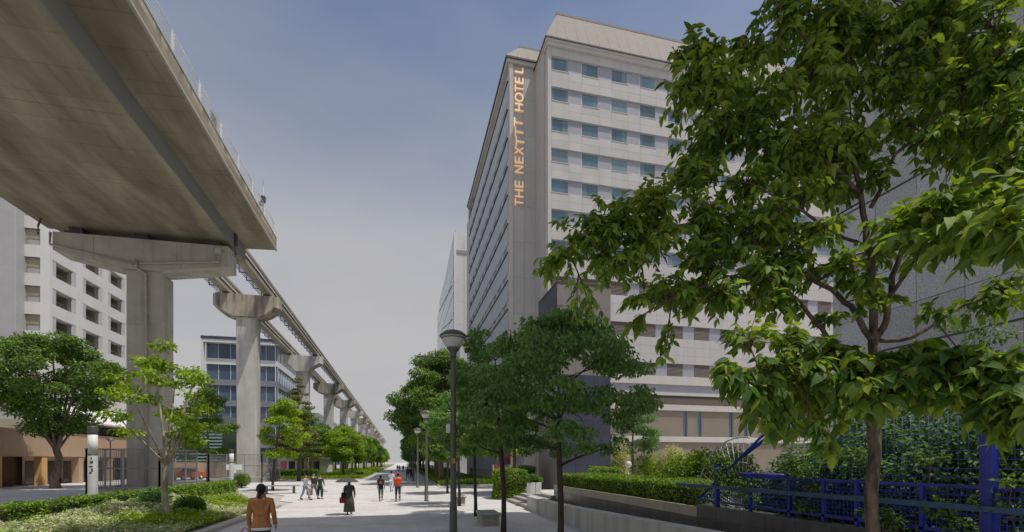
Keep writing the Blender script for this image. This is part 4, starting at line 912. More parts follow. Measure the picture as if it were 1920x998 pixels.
tag(link('ground_cover', leaves_mesh('ground_cover', P[msk], A[msk], N[msk], L[msk], L[msk] * .45, 'leaf_va')), 'low pale variegated ground cover filling the planting bed', 'ground cover', kind='stuff')
tag(link('ground_cover', leaves_mesh('ground_cover', P[~msk], A[~msk], N[~msk], L[~msk], L[~msk] * .5, 'leaf_lt')), 'low lime ground cover patches in the planting bed', 'ground cover', kind='stuff')
# grass and low plants on the far lawns
def grass(x0, x1, y0, y1, n, h, lm, seed, lab):
    rg = np.random.default_rng(seed); u_ = rg.random(n) ** 1.8; x = rg.uniform(x0, x1, n); y = y0 + (y1 - y0) * u_
    P = np.stack([x, y, np.full(n, .09)], 1); A = rg.normal(size=(n, 3)) * .35 + [0, 0, 1]; N = rg.normal(size=(n, 3)); L = h * (.5 + rg.random(n))
    tag(link('grass', leaves_mesh('grass', P, A, N, L, L * .35, lm)), lab, 'grass', kind='stuff')
grass(-20, -5.1, 67.2, 150, 26000, .32, 'leaf_lt', 81, 'grass and low plants of the left lawn')
grass(3.7, 10.3, 47.2, 130, 16000, .40, 'leaf_hg', 82, 'low green plants under the tall trees on the right')
for i, (x, y, w, d, h) in enumerate([(-14.5, 71, 6, 1.2, 1.1), (-6.4, 88, 1.3, 22, .8), (-6.4, 116, 1.3, 26, .9)]):
    make_hedge('lawn_hedge', ['dark low hedge across the left lawn behind the walking pair', 'low hedge along the left kerb of the avenue, near part', 'low hedge along the left kerb of the avenue, far part'][i], (x, y, .1), w, d, h, 'leaf_md' if i == 0 else 'leaf_lt', 5000, .18, 90 + i)

# climbing shrubs behind the blue fence
for i, (x, y, rx, h, lm, lab) in enumerate([(9.0, 9.2, 1.0, 2.0, 'leaf_dk', 'dense dark shrub at the sloping end of the blue fence'), (9.0, 7.6, 1.1, 2.6, 'leaf_dk', 'dense dark shrub behind the middle of the blue fence'),
        (9.2, 6.0, 1.1, 2.7, 'leaf_dk', 'dark leafy shrub directly behind the foreground trunk'), (9.2, 4.6, 1.1, 2.6, 'leaf_md', 'dark leafy shrub behind the wide blue post'), (9.35, 10.1, .75, 1.5, 'leaf_dk', 'low dark shrub filling the sloping end of the blue fence'), (8.6, 6.9, .7, 1.9, 'leaf_dk', 'dark shrub pressed against the blue mesh'), (10.3, 8.2, 1.3, 3.2, 'leaf_dk', 'tall dark shrub deeper behind the blue trellis'), (10.6, 5.8, 1.4, 3.4, 'leaf_dk', 'tall dark shrub deepest at the right behind the blue trellis')]):
    make_bush('fence_shrub', lab, (x, y, .66), rx, rx, h, lm, 9500, .105, 100 + i, droop=.4, nc=12)
for i, (x, y, H) in enumerate([(10.2, 6.6, 4.6), (11.2, 5.6, 5.0)]):
    make_tree('feathery_sapling', ['thin feathery sapling rising above the blue trellis', 'taller feathery sapling at the right edge above the blue trellis'][i], 'tree', (x, y, .66), H, .8, 1.6, .03, 'leaf_md', 'bark', 16, 1800, .07, 110 + i, shape='round', clr=.4)
# vines straying through the mesh
rng = np.random.default_rng(7); t = thing('fence_vine', 'small-leaved vine sprays poking through the blue mesh fence', 'vine', (7.7, 6, 1.4)); cs = []; rs = []
for i in range(26): cs.append((rng.uniform(-.12, .15), rng.uniform(-2.8, 4.6), rng.uniform(.05, 1.2))); rs.append((.10, rng.uniform(.15, .32), rng.uniform(.08, .22)))
P, A, N, L, W_ = leaf_cloud(rng, cs, rs, 2400, .085, .3); link('foliage', leaves_mesh('foliage', P, A, N, L, W_, 'leaf_md'), t, kind='stuff')
b = MB()
for c in cs: b.tube([(c[0] + .2, c[1], -.2), (c[0] + .1, c[1] + .1, c[2] * .5), c], .006, 'bark', 4)
b.build('stems', t)

# ================================================================== FOREGROUND TREE (broad leaves)
FX, FY = at(1637, 900, 4.7).x, at(1637, 900, 4.7).y
ft = thing('broadleaf_tree', 'large broad-leaved tree in the right foreground spreading over half the view', 'tree', (FX, FY, gz(FY)))
OFF = Vector((FX, FY, gz(FY)))
def F(px, py, D): return at(px, py, D) - OFF
tb = MB(); pts = [Vector((0.02, 0, -.1)), F(1636, 990, 4.7), F(1633, 930, 4.7), F(1640, 860, 4.7), F(1638, 780, 4.72), F(1642, 700, 4.74), F(1638, 640, 4.75)]
tb.tube(pts, [.085, .062, .057, .056, .062, .046, .052], 'bark_fg', 12); tb.build('trunk', ft)
limbs = [([(1636, 800, 4.7), (1615, 770, 4.66), (1592, 720, 4.62), (1560, 670, 4.6), (1545, 640, 4.55)], .026),
    ([(1638, 645, 4.75), (1634, 560, 4.75), (1630, 480, 4.75), (1620, 400, 4.75), (1606, 330, 4.75), (1580, 230, 4.8), (1585, 120, 4.8), (1600, -20, 4.8)], .040),
    ([(1640, 645, 4.75), (1662, 600, 4.7), (1672, 520, 4.6), (1700, 440, 4.5), (1760, 380, 4.2), (1850, 330, 4.0), (1930, 260, 3.9)], .034),
    ([(1636, 640, 4.75), (1596, 575, 4.7), (1560, 545, 4.6), (1480, 500, 4.6), (1400, 440, 4.7), (1300, 420, 4.8), (1180, 440, 4.9), (1070, 480, 5.0)], .030),
    ([(1638, 775, 4.72), (1605, 700, 4.6), (1560, 640, 4.5), (1500, 570, 4.4), (1440, 520, 4.4), (1360, 520, 4.5), (1260, 560, 4.6)], .030),
    ([(1636, 770, 4.7), (1590, 720, 4.3), (1520, 690, 4.0), (1440, 690, 3.9), (1390, 700, 3.9)], .022),
    ([(1642, 780, 4.7), (1700, 735, 4.2), (1780, 700, 3.6), (1880, 720, 3.2)], .024),
    ([(1640, 640, 4.75), (1710, 635, 4.6), (1780, 590, 4.5), (1860, 540, 4.4), (1940, 510, 4.3)], .022),
    ([(1612, 365, 4.75), (1570, 320, 4.7), (1500, 250, 4.7), (1420, 220, 4.8), (1340, 170, 4.9), (1300, 100, 5.0)], .024),
    ([(1632, 390, 4.75), (1678, 290, 4.6), (1750, 224, 4.4), (1830, 150, 4.3), (1900, 60, 4.2)], .022),
    ([(1585, 150, 4.8), (1530, 90, 4.7), (1480, 40, 4.7), (1440, -10, 4.7)], .016), ([(1590, 180, 4.8), (1660, 100, 4.6), (1740, 40, 4.5)], .016),
    ([(1630, 470, 4.75), (1560, 430, 4.5), (1480, 380, 4.4), (1400, 340, 4.6), (1300, 340, 4.8)], .018), ([(1665, 560, 4.65), (1720, 480, 4.2), (1800, 430, 3.6), (1900, 430, 3.2)], .02),
    ([(1600, 700, 4.6), (1640, 680, 4.0), (1700, 690, 3.5)], .014)]
allp = []
for pl, r in limbs:
    P_ = [F(*q) for q in pl]; Q = []
    for i in range(len(P_) - 1):
        for k in range(3): Q.append(P_[i].lerp(P_[i + 1], k / 3) + Vector([rr.uniform(-1, 1) * .012 for _ in range(3)]))
    Q.append(P_[-1]); n_ = len(Q); b = MB(); b.tube(Q, [max(r * (1 - .85 * i / n_), .004) for i in range(n_)], 'bark_fg', 8); b.build('limb', ft); allp += Q
CL = [(1310, 110, 5.0, 42, 45), (1285, 180, 5.0, 40, 55), (1350, 170, 4.9, 55, 60), (1420, 120, 4.9, 30, 34), (1440, 190, 4.8, 60, 55), (1335, 260, 4.9, 62, 45), (1305, 68, 5.0, 20, 20), (1400, 90, 5, 18, 18),
    (1480, 40, 4.8, 55, 50), (1560, 50, 4.8, 60, 55), (1650, 55, 4.7, 60, 60), (1740, 50, 4.5, 65, 60), (1835, 55, 4.3, 65, 60), (1900, 130, 4.1, 50, 60), (1510, 150, 4.8, 60, 60), (1595, 165, 4.8, 60, 60), (1690, 150, 4.6, 62, 60), (1790, 160, 4.4, 65, 60),
    (1870, 235, 4.1, 60, 55), (1430, 270, 4.8, 60, 50), (1520, 270, 4.7, 62, 55), (1600, 270, 4.7, 55, 50), (1770, 255, 4.3, 50, 40), (1885, 320, 4.0, 50, 50), (1690, 225, 4.6, 40, 34),
    (1055, 490, 5.0, 42, 36), (1105, 440, 4.9, 52, 44), (1165, 415, 4.9, 50, 42), (1230, 370, 4.8, 50, 45), (1240, 455, 4.8, 58, 50), (1165, 505, 4.8, 48, 34), (1295, 335, 4.8, 50, 36), (1345, 400, 4.7, 55, 55), (1330, 480, 4.6, 55, 45), (1400, 345, 4.7, 55, 42),
    (1415, 430, 4.6, 52, 48), (1265, 545, 4.6, 48, 34), (1185, 570, 4.7, 26, 22), (1345, 555, 4.5, 50, 36), (1250, 650, 4.5, 20, 22), (1430, 520, 4.5, 52, 40), (1480, 470, 4.5, 40, 40), (1450, 580, 4.4, 44, 30), (1110, 580, 4.7, 38, 16), (1390, 620, 4.3, 34, 26),
    (1500, 360, 4.6, 48, 42), (1560, 350, 4.7, 36, 36), (1545, 440, 4.4, 40, 34), (1600, 490, 4.2, 42, 24), (1690, 410, 4.0, 50, 36), (1765, 375, 3.8, 60, 40), (1850, 390, 3.4, 55, 48), (1730, 455, 3.8, 52, 34), (1810, 455, 3.5, 60, 40), (1895, 440, 3.2, 45, 50), (1645, 330, 4.6, 30, 30),
    (1385, 705, 3.9, 40, 42), (1425, 760, 3.9, 45, 36), (1450, 690, 4.0, 52, 40), (1510, 720, 3.9, 55, 48), (1545, 660, 4.2, 50, 34), (1570, 765, 3.9, 48, 36), (1610, 700, 3.8, 50, 44), (1665, 675, 3.8, 55, 36), (1710, 725, 3.5, 56, 44), (1770, 680, 3.5, 56, 36),
    (1805, 745, 3.3, 52, 40), (1865, 690, 3.2, 55, 44), (1900, 765, 3.0, 42, 48), (1480, 805, 3.9, 40, 20), (1470, 625, 4.2, 38, 28), (1545, 845, 3.7, 10, 14), (1845, 810, 3.1, 20, 26), (1600, 745, 3.7, 46, 36), (1660, 745, 3.6, 44, 34), (1850, 570, 4.3, 46, 28), (1895, 545, 4.2, 36, 34), (1760, 590, 4.4, 26, 18)]
rng = np.random.default_rng(12)
for _ in range(34): CL.append((rng.uniform(1470, 1920), rng.uniform(-10, 330), rng.uniform(4.7, 5.8), 46, 40))
for _ in range(10): CL.append((rng.uniform(1290, 1500), rng.uniform(120, 330), rng.uniform(4.9, 5.5), 36, 32))
for _ in range(22): CL.append((rng.uniform(1110, 1500), rng.uniform(385, 570), rng.uniform(4.7, 5.5), 38, 26))
for _ in range(9): CL.append((rng.uniform(1440, 1640), rng.uniform(330, 560), rng.uniform(4.2, 5.4), 38, 30))
CL += [(1450, 20, 4.8, 30, 28), (1640, 560, 4.4, 34, 20), (1560, 590, 4.5, 34, 16), (1180, 610, 4.7, 24, 14), (1030, 505, 5, 18, 12)]
for _ in range(8): CL.append((rng.uniform(1400, 1900), rng.uniform(660, 770), rng.uniform(4.0, 4.8), 42, 32))
LP, LA, LN, LL = [], [], [], []
tw = MB(); AP = np.array([tuple(v) for v in allp])
for (px, py, D, rx, ry) in CL:
    c = np.array(F(px, py, D)); sx = rx * D / FPX; sz = ry * D / FPX; sy = (sx + sz) * .5 * 1.15
    anchor = Vector(AP[np.argmin(((AP - c) ** 2).sum(1))]); ntw = max(4, int(rx * ry / (105 if D > 3.95 else 135)))
    for k in range(ntw):
        d = rng.normal(size=3); d /= np.linalg.norm(d); e = c + d * [sx, sy, sz] * (.55 + .70 * rng.random()); e = Vector(e)
        s = anchor.lerp(Vector(c), .35 + .4 * rng.random()); mid_ = (s + e) / 2 + Vector((0, 0, .03 + .05 * rng.random()))
        tp = bez(s, mid_, e, 7); tw.tube(tp, [.0055 - .0005 * i for i in range(8)], 'bark_d', 4, cap=False)
        for i in range(2, 8):
            td = (tp[min(i + 1, 7)] - tp[i - 1]).normalized(); side = td.cross(Vector((0, 0, 1))); side = side.normalized() if side.length > .1 else Vector((1, 0, 0))
            for sg_ in ((-1, 1) if i < 7 else (-1, 0, 1)):
                if rng.random() < .12: continue
                a = td * (.45 if sg_ else 1) + side * sg_ * (.75 + .3 * rng.random()) + Vector((0, 0, -.15 - .65 * rng.random())) + Vector(rng.normal(size=3) * .2)
                LP.append(tp[i] + Vector(rng.normal(size=3) * .012)); LA.append(a.normalized()); LN.append(Vector((0, 0, 1)) + Vector(rng.normal(size=3) * .5)); LL.append(.110 * (.6 + .65 * rng.random()) * (1.0 if D > 3.95 else 1.28))
    tw.tube([anchor, anchor.lerp(Vector(c), .5) + Vector((0, 0, .02)), Vector(c)], [.009, .007, .005], 'bark_d', 5, cap=False)
tw.build('twigs', ft, kind='stuff')
ts = [0, .14, .38, .68, .88, 1.0]; hw = [0, .15, .235, .17, .06, 0]
def leaf_template(curl, fold):
    v = [(0, t, -curl * t * t) for t in ts]; f = []
    Lf = [(-hw[i], ts[i] - .02, -curl * ts[i] ** 2 + fold * hw[i] + .015 * math.sin(9 * ts[i])) for i in range(1, 5)]; Rf = [(hw[i], ts[i] - .02, -curl * ts[i] ** 2 + fold * hw[i] - .015 * math.sin(9 * ts[i])) for i in range(1, 5)]
    v += Lf + Rf
    for base, flip in ((6, 1), (10, 0)):
        fs = [(0, 1, base)] + [(i, i + 1, base + i, base + i - 1) for i in range(1, 4)] + [(4, 5, base + 3)]
        f += [q[::-1] if flip else q for q in fs]
    # fix order: first tri uses mid0, mid1, edge1
    return v, f
variants = [leaf_template(.22, .30), leaf_template(.38, .15), leaf_template(.10, .45), leaf_template(.55, .25)]
LP = np.array([tuple(v) for v in LP]); LA = np.array([tuple(v) for v in LA]); LN = np.array([tuple(v) for v in LN]); LL = np.array(LL)
Sd = np.cross(LA, LN); Sd /= np.linalg.norm(Sd, axis=1, keepdims=True); Nr = np.cross(Sd, LA)
dist = np.linalg.norm(LP + LA * LL[:, None] * .5 + np.array(OFF) - np.array([0, 0, CAM_Z]), axis=1) / LL
vis = LP + np.array(OFF); dd = vis[:, 0] * SA + vis[:, 1] * CA; uu = (vis[:, 0] * CA - vis[:, 1] * SA) / dd; vv = (vis[:, 2] - CAM_Z) / dd
dist[(uu > 1.08) | (vv > .96)] = 1e9
order = np.argsort(dist); solo = order[:290]; rest = order[290:]
lms = []
for v, f in variants: b = MB(); b.add(v, f, 'leaf_fg', True); lms.append(b.mesh('leaf'))
for i in solo:
    m3 = Matrix((tuple(Sd[i]), tuple(LA[i]), tuple(Nr[i]))).transposed(); m4 = Matrix.Translation(Vector(LP[i])) @ m3.to_4x4() @ Matrix.Scale(LL[i], 4)
    o = link('leaf', lms[i % 4], ft); o.matrix_local = m4
V = []; Fc = []; nv = 0
vt = [np.array(v) for v, f in variants]; nvt = len(vt[0])
vid = rest % 4; big = np.empty((len(rest), nvt, 3))
for q in range(4):
    s_ = vid == q; ii = rest[s_]; T = vt[q][None] * LL[ii][:, None, None]
    big[s_] = LP[ii][:, None] + T[:, :, 0:1] * Sd[ii][:, None] + T[:, :, 1:2] * LA[ii][:, None] + T[:, :, 2:3] * Nr[ii][:, None]
ftm = variants[0][1]; loops = np.concatenate([np.array(f) for f in ftm]); sizes = np.array([len(f) for f in ftm])
me = bpy.data.meshes.new('foliage'); n = len(rest); me.vertices.add(n * nvt); me.vertices.foreach_set('co', big.ravel())
al = (np.arange(n)[:, None] * nvt + loops[None]).ravel().astype(np.int32); me.loops.add(len(al)); me.loops.foreach_set('vertex_index', al)
ss = np.tile(sizes, n); me.polygons.add(len(ss)); me.polygons.foreach_set('loop_start', np.concatenate([[0], np.cumsum(ss)[:-1]]).astype(np.int32)); me.update(calc_edges=True)
me.polygons.foreach_set('use_smooth', [True] * len(ss)); me.materials.append(M['leaf_fg']); link('foliage', me, ft, kind='stuff')
print('fg leaves', len(LP))
# ================================================================== STREET FURNITURE
def lamp(x, y, H, label, arm=False):
    t = thing('street_lamp', label, 'street lamp', (x, y, gz(y)), 0, 'bowl lamps along the walkway')
    b = MB(); b.lathe([(.15, 0), (.15, .05), (.115, .08), (.105, 1.1), (.085, 1.15), (.072, H - 1.0), (.058, H - .74)], 'lamp_p', 14); b.build('pole', t)
    b = MB(); b.lathe([(.06, H - .76), (.085, H - .72), (.09, H - .62), (.15, H - .56), (.19, H - .50)], 'lamp_p', 18); b.build('neck', t)
    b = MB(); b.lathe([(.18, H - .50), (.24, H - .42), (.30, H - .30), (.345, H - .19)], 'lamp_gl', 24)
    b.build('bowl', t)
    b = MB(); b.lathe([(.35, H - .195), (.385, H - .185), (.38, H - .16), (.26, H - .06), (.12, H - .01), (.02, H)], 'lamp_p', 24)
    b.lathe([(.318, H - .26), (.335, H - .25), (.338, H - .235), (.32, H - .232)], 'lamp_p', 24); b.build('cap', t)
    if arm:
        b = MB(); b.tube([(0, 0, H - .78), (-.92, 0.06, H - .765)], .016, 'lamp_p', 6); b.tube([(-.92, .06, H - .765), (-1.0, .065, H - .765)], .026, 'lamp_p', 6); b.build('banner_arm', t)
        b = MB(); b.cbox(-.20, -.08, -.05, .05, 3.15, 3.4, 'galv', .015); b.build('switch_box', t)
        b = MB(); b.box(-.045, .045, -.089, -.080, 2.30, 2.45, 'sticker'); b.build('sticker', t)
        b = MB(); b.lathe([(.094, 3.12), (.1, 3.14), (.1, 3.2), (.093, 3.22)], 'lamp_p', 14); b.build('band', t)
    return t
M['sticker'] = mat('orange_sticker', (.55, .32, .08), .6, .1, 8)
p = at(850, 866, 13)
lamp(p.x, p.y, 6.0, 'tall dark lamp post with glass bowl in the middle foreground', True)
for i in range(6):
    lamp(1.5, 29 + 15.5 * i, 5.55, ['second bowl lamp post, its head hidden in the leaves', 'third bowl lamp post along the avenue', 'fourth bowl lamp post along the avenue', 'fifth bowl lamp post, small', 'sixth bowl lamp post, tiny', 'seventh bowl lamp post, tiny and farthest'][i])
M['postgrey'] = mat('grey_column_paint', (.33, .34, .33), .6, .12, 5)
def light_column(x, y, H, r, label):
    t = thing('light_column', label, 'light', (x, y, 0), 0, 'cylindrical light columns')
    b = MB(); b.lathe([(r * 1.1, 0), (r * 1.1, .06), (r, .1), (r, H * .66)], 'postgrey', 20); b.build('shaft', t)
    b = MB(); b.lathe([(r * .96, H * .66), (r * .96, H * .9)], 'white', 20); b.build('diffuser', t)
    b = MB(); b.lathe([(r, H * .9), (r * 1.02, H * .91), (r * 1.02, H * .985), (r * .9, H)], 'steel_d', 20); b.build('cap', t)
    b = MB(); b.lathe([(r * 1.01, H * .653), (r * 1.03, H * .66), (r * 1.01, H * .668)], 'steel_d', 20); b.build('ring', t)
    return t
p = at(174, 866, 23); t = light_column(p.x, p.y, 4.15, .20, 'thick grey light column with white lantern section behind the left hedge')
b = MB()
for q, (a, z, wd, hh) in enumerate([(-1.3, 2.3, .12, .16), (-1.45, 2.12, .16, .1), (-1.2, 1.9, .07, .2), (-1.5, 1.8, .1, .12), (-1.35, 2.5, .05, .14)]):
    c_, s_ = math.cos(a), math.sin(a); tx, ty = -s_, c_; v = []
    for k in range(4):
        aa = a + (k / 3 - .5) * wd / .2; v += [(.204 * math.cos(aa), .204 * math.sin(aa), z + .03 * (k % 2)), (.204 * math.cos(aa), .204 * math.sin(aa), z + hh - .04 * (k % 2))]
    b.add(v, [(0, 2, 3, 1), (2, 4, 5, 3), (4, 6, 7, 5)], 'steel_d')
b.build('scrawled_mark', t)
p = at(434, 866, 42); light_column(p.x, p.y, 3.5, .19, 'light column standing beside the fence of the first slim monorail pier')
p = at(207, 866, 46); t = thing('park_lamp', 'slender dark park lamp left of the station pier', 'street lamp', (p.x, p.y, 0)); b = MB(); b.tube([(0, 0, 0), (0, 0, 4.4)], .05, 'steel_d', 8); b.build('pole', t); b = MB(); b.lathe([(.12, 4.4), (.3, 4.55), (.3, 4.62), (.05, 4.75)], 'steel_g', 14); b.build('shade', t)

M['mesh_grey'] = mat('mesh_grey', (.24, .245, .25), .55, .1, 6, metal=.4)
def cage(x0, x1, y0, y1, H, label, sp=.13):
    t = thing('pier_fence', label, 'fence', (x0, y0, 0), 0, 'fences around the pier feet')
    ex, ey = x1 - x0, y1 - y0
    runs = [((0, 0), (ex, 0)), ((ex, 0), (ex, ey)), ((0, 0), (0, ey))]
    for (a, c) in runs:
        d = Vector((c[0] - a[0], c[1] - a[1], 0)); n = max(1, round(d.length / 2.0)); u_ = d.normalized(); rz = math.atan2(u_.y, u_.x)
        for k in range(n):
            L = d.length / n; b = MB(); m_ = int(L / sp)
            for i in range(1, m_): b.box(i * sp - .008, i * sp + .008, -.006, .006, .62, H, 'mesh_grey')
            for i in range(int((H - .7) / sp)): b.box(0, L, .008, .02, .7 + i * sp, .7 + i * sp + .014, 'mesh_grey')
            b.build('mesh_panel', t, (a[0] + u_.x * L * k, a[1] + u_.y * L * k, 0), (0, 0, rz), kind='stuff')
            for z in (.6, 1.95, H):
                b = MB(); b.box(.03, L - .03, -.03, .03, z - .03, z + .03, 'mesh_grey'); b.build('rail', t, (a[0] + u_.x * L * k, a[1] + u_.y * L * k, 0), (0, 0, rz))
        for k in range(n + 1):
            b = MB(); b.box(-.045, .045, -.045, .045, 0, H + .04, 'steel_g'); b.build('post', t, (a[0] + d.x * k / n, a[1] + d.y * k / n, .001 * k))
    b = MB(); b.box(.1, ex - .1, .1, ey - .1, 0, .58, 'conc'); b.build('plinth', t)
    return t
cage(-20.2, -16.0, 36.6, 42.6, 3.25, 'grey mesh fence around the foot of the station pier')
cage(-20.8, -15.4, 58.5, 66.5, 3.2, 'grey mesh fence around the foot of the first slim monorail pier')
t = thing('notice_board', 'small white boards fixed at the foot of the first slim pier', 'notice board', (-18.0, 58.1, 0)); b = MB(); b.box(-.9, .7, -.05, 0, 1.5, 2.1, 'white'); b.build('board', t); b = MB(); b.box(-.3, .1, -.04, .0, 0, 1.5, 'white'); b.build('stand', t)

def block_bench(x, y, label, rz=0.0):
    t = thing('stone_bench', label, 'bench', (x, y, 0), rz, 'stone block benches beside the trees')
    b = MB(); b.cbox(-.30, .36, -.62, .62, .0, .40, 'step', .02); b.build('base', t)
    b = MB(); b.cbox(-.36, .42, -.70, .70, .40, .48, 'steel_g', .03); b.build('seat', t)
p = gnd(918, 986); block_bench(p.x, p.y + .5, 'near stone block bench with rounded seat between the second and third trees')
p = gnd(860, 946); block_bench(p.x, p.y + .5, 'far stone block bench seen behind the lamp post')
t = thing('park_bench', 'long flat dark park bench standing on the plaza at left centre', 'bench', (-8.9, 38.6, 0), R(4))
b = MB()
for q in range(4):
    b = MB(); b.cbox(-1.35, 1.35, -.40 + q * .2, -.22 + q * .2, .56, .62, 'bench_wood' if False else 'steel_g', .01); b.build('slat', t)
for x in (-.95, .95):
    b = MB(); b.box(x - .05, x + .05, -.34, .34, 0, .56, 'steel_d'); b.build('leg', t)
# pots on the plaza
p = at(1001, 866, 25.5); t = thing('planter_pot', 'white square planter pot with a small bush at the top of the steps', 'planter', (p.x, p.y, .66))
b = MB(); b.cbox(-.32, .0, -.3, .3, 0, .62, 'white', .02); b.cbox(.02, .34, -.3, .3, 0, .62, 'white', .02); b.build('pot', t)
make_bush('potted_bush', 'small reddish-green bush growing in the white planter pot', (p.x, p.y, 1.24), .5, .45, .55, 'leaf_md', 1200, .10, 120, nc=6)
# banner on a pole and small flags by the hotel entrance
M['banner'] = mat('maroon_banner', (.22, .06, .09), .8, .15, 3); M['banner_w'] = mat('white_banner', (.7, .68, .66), .8, .05, 3)
M['red'] = mat('red_fabric', (.55, .03, .04), .7, .1, 4); M['blue'] = mat('blue_fabric', (.05, .10, .45), .7, .1, 4); M['pink'] = mat('pink_panel', (.62, .16, .25), .7, .1, 3)
for i, (px, D, z0, z1, mm, lab) in enumerate([(949, 33, 2.2, 3.9, 'banner', 'maroon vertical banner with pale lettering blocks by the hotel entrance'), (932, 40, .9, 2.0, 'red', 'small red banner low behind the round shrub'), (975, 36, 1.4, 2.9, 'banner_w', 'small white signboard behind the layered trees near the entrance')]):
    p = at(px, 866, D); t = thing('banner', lab, 'banner', (p.x, p.y, 0)); b = MB(); b.tube([(-.35, 0, 0), (-.35, 0, z1 + .15)], .03, 'steel_g', 6); b.build('pole', t)
    b = MB(); n = 8
    v = [(-.33 + .66 * k / n, .03 * math.sin(k * 1.2), z) for z in (z0, z1) for k in range(n + 1)]; b.add(v, [(k, k + 1, n + 2 + k, n + 1 + k) for k in range(n)], mm, True)
    v = [(q[0], q[1] + .012, q[2]) for q in v]; b.add(v, [(k, n + 1 + k, n + 2 + k, k + 1) for k in range(n)], mm, True); b.build('cloth', t)
# globe lamp in front of the yellow bushes
p = at(1178, 866, 33); t = thing('globe_lamp', 'low white globe lamp in front of the yellow bushes', 'lamp', (p.x, p.y, .66)); b = MB(); b.tube([(0, 0, 0), (0, 0, 1.35)], .05, 'galv', 8); b.build('pole', t); b = MB(); b.lathe([(.08, 1.33), (.2, 1.42), (.24, 1.55), (.2, 1.7), (.06, 1.79)], 'lamp_gl', 16); b.build('globe', t)

# kiosk with pink panels and louvred building on the left, behind the trees
t = thing('kiosk', 'low white kiosk with pink panels half hidden behind the left trees', 'kiosk', (-22.5, 96, 0)); b = MB(); b.box(0, 9, 0, 5, 0, 3.0, 'white'); b.build('wall', t); b = MB(); b.box(-.4, 9.4, -.8, 5.2, 3.0, 3.25, 'steel_g'); b.build('roof', t)
for k in range(6):
    b = MB(); b.box(.4 + k * 1.45, 1.5 + k * 1.45, -.05, 0, .5, 2.5, ['pink', 'shopdark', 'white'][k % 3]); b.build('panel', t)
t = thing('louvred_building', 'small building with teal horizontal louvres behind the pale forked tree', 'building', (-34.5, 84, 0)); b = MB(); b.box(0, 6.5, 0.2, 8, 0, 10, 'shopdark'); b.build('wall', t)
M['tealouv'] = mat('teal_louvre', (.22, .36, .34), .6, .08, 3)
for k in range(18):
    b = MB(); b.box(0, 6.5, 0, .19, .4 + k * .52, .66 + k * .52, 'tealouv'); b.build('louvre', t)

# wall of low shops behind the plaza, between apartment podium and office building
t = thing('garden_wall', 'low tan wall beyond the plaza under the dark trees', 'wall', (-36, 79, 0))
for k in range(8):
    b = MB(); b.box(k * 2, k * 2 + 1.99, 0, .3, 0, 2.3, 'tan'); b.build('panel', t)

# red van near the station pier foot
def car(x, y, rz, col, label):
    t = thing('parked_car', label, 'car', (x, y, 0), rz); M['carpaint'] = mat('car_paint_' + label[:4].strip(), col, .25, .03, 1, spec=.6)
    b = MB(); pr = [(-2.0, .35), (2.0, .35), (2.05, .75), (1.9, .95), (1.0, 1.05), (.45, 1.5), (-1.3, 1.55), (-1.85, 1.05), (-2.05, .95)]; b.prism(pr, 'y', -.8, .8, 'carpaint'); b.build('body', t)
    b = MB()
    for s in (-1, 1): b.prism([(.85, 1.05), (.4, 1.43), (-.3, 1.46), (-.3, 1.05)], 'y', s * .805 - .006, s * .805 + .006, 'shopdark'); b.prism([(-.4, 1.05), (-.4, 1.46), (-1.25, 1.47), (-1.6, 1.07)], 'y', s * .805 - .006, s * .805 + .006, 'shopdark')
    b.build('window', t)
    for wx in (-1.25, 1.3):
        for s in (-1, 1):
            b = MB(); b.tube([(wx, s * .7, .33), (wx, s * .86, .33)], .33, 'dark', 16); o = b.build('tyre', t); b = MB(); b.tube([(wx, s * .86, .33), (wx, s * .875, .33)], .2, 'galv', 12); b.build('rim', o)
    for s in (-1, 1): b = MB(); b.cbox(2.0, 2.06, s * .6 - .16, s * .6 + .16, .7, .85, 'lamp_gl', .01); b.build('headlight', t)
p = at(352, 866, 62); car(p.x, p.y, R(60), (.55, .12, .05), 'red-orange small car parked beyond the station pier')

# ================================================================== BLUE MESH FENCE AND TRELLIS
bf = thing('blue_fence', 'cobalt blue mesh fence with posts, teal rail and sloping end beside the foreground tree', 'fence', (7.7, 0, 1.25))
YE = 11.1; YN = 2.6
def zl(z): return z - 1.25
b = MB(); b.box(-.03, .03, YN, YE, zl(1.37), zl(1.42), 'fblue'); b.build('bottom_rail', bf)
b = MB(); b.box(-.025, .025, YN, YE - .95, zl(2.03), zl(2.075), 'fblue'); b.build('top_rail', bf)
b = MB(); b.box(-.14, -.05, YN, YE + .75, zl(1.73), zl(1.81), 'fteal'); b.build('teal_rail', bf)
for k, y in enumerate((10.25, 9.1, 8.0, 7.2, 6.55, 5.5)):
    wd = .05 if k == 0 else .03; b = MB(); b.box(-wd, wd, y - wd, y + wd, zl(1.25), zl(2.35 if k == 0 else 2.09), 'fblue'); b.build('post', bf)
b = MB(); b.box(-.07, .07, 4.6, 4.74, zl(.66), zl(3.5), 'fblue'); b.build('wide_post', bf)
b = MB(); b.box(-.11, .11, 2.9, 3.12, zl(.66), zl(3.5), 'fblue'); b.build('wide_post', bf)
b = MB(); yy = YN
while yy < YE - .1:
    top = 2.03 if yy < YE - .95 else 1.42 + (YE - yy) * .64; b.box(-.004, .004, yy - .004, yy + .004, zl(1.42), zl(top), 'fblue'); yy += .075
z = 1.49
while z < 2.02: b.box(.004, .012, YN, YE - max(0, (z - 1.42) / .64), zl(z) - .004, zl(z) + .004, 'fblue'); z += .075
b.build('mesh', bf, kind='stuff')
bt = thing('blue_trellis', 'blue climbing trellis of sloping and horizontal tubes rising behind the mesh fence', 'trellis', (8.0, 0, 1.2))
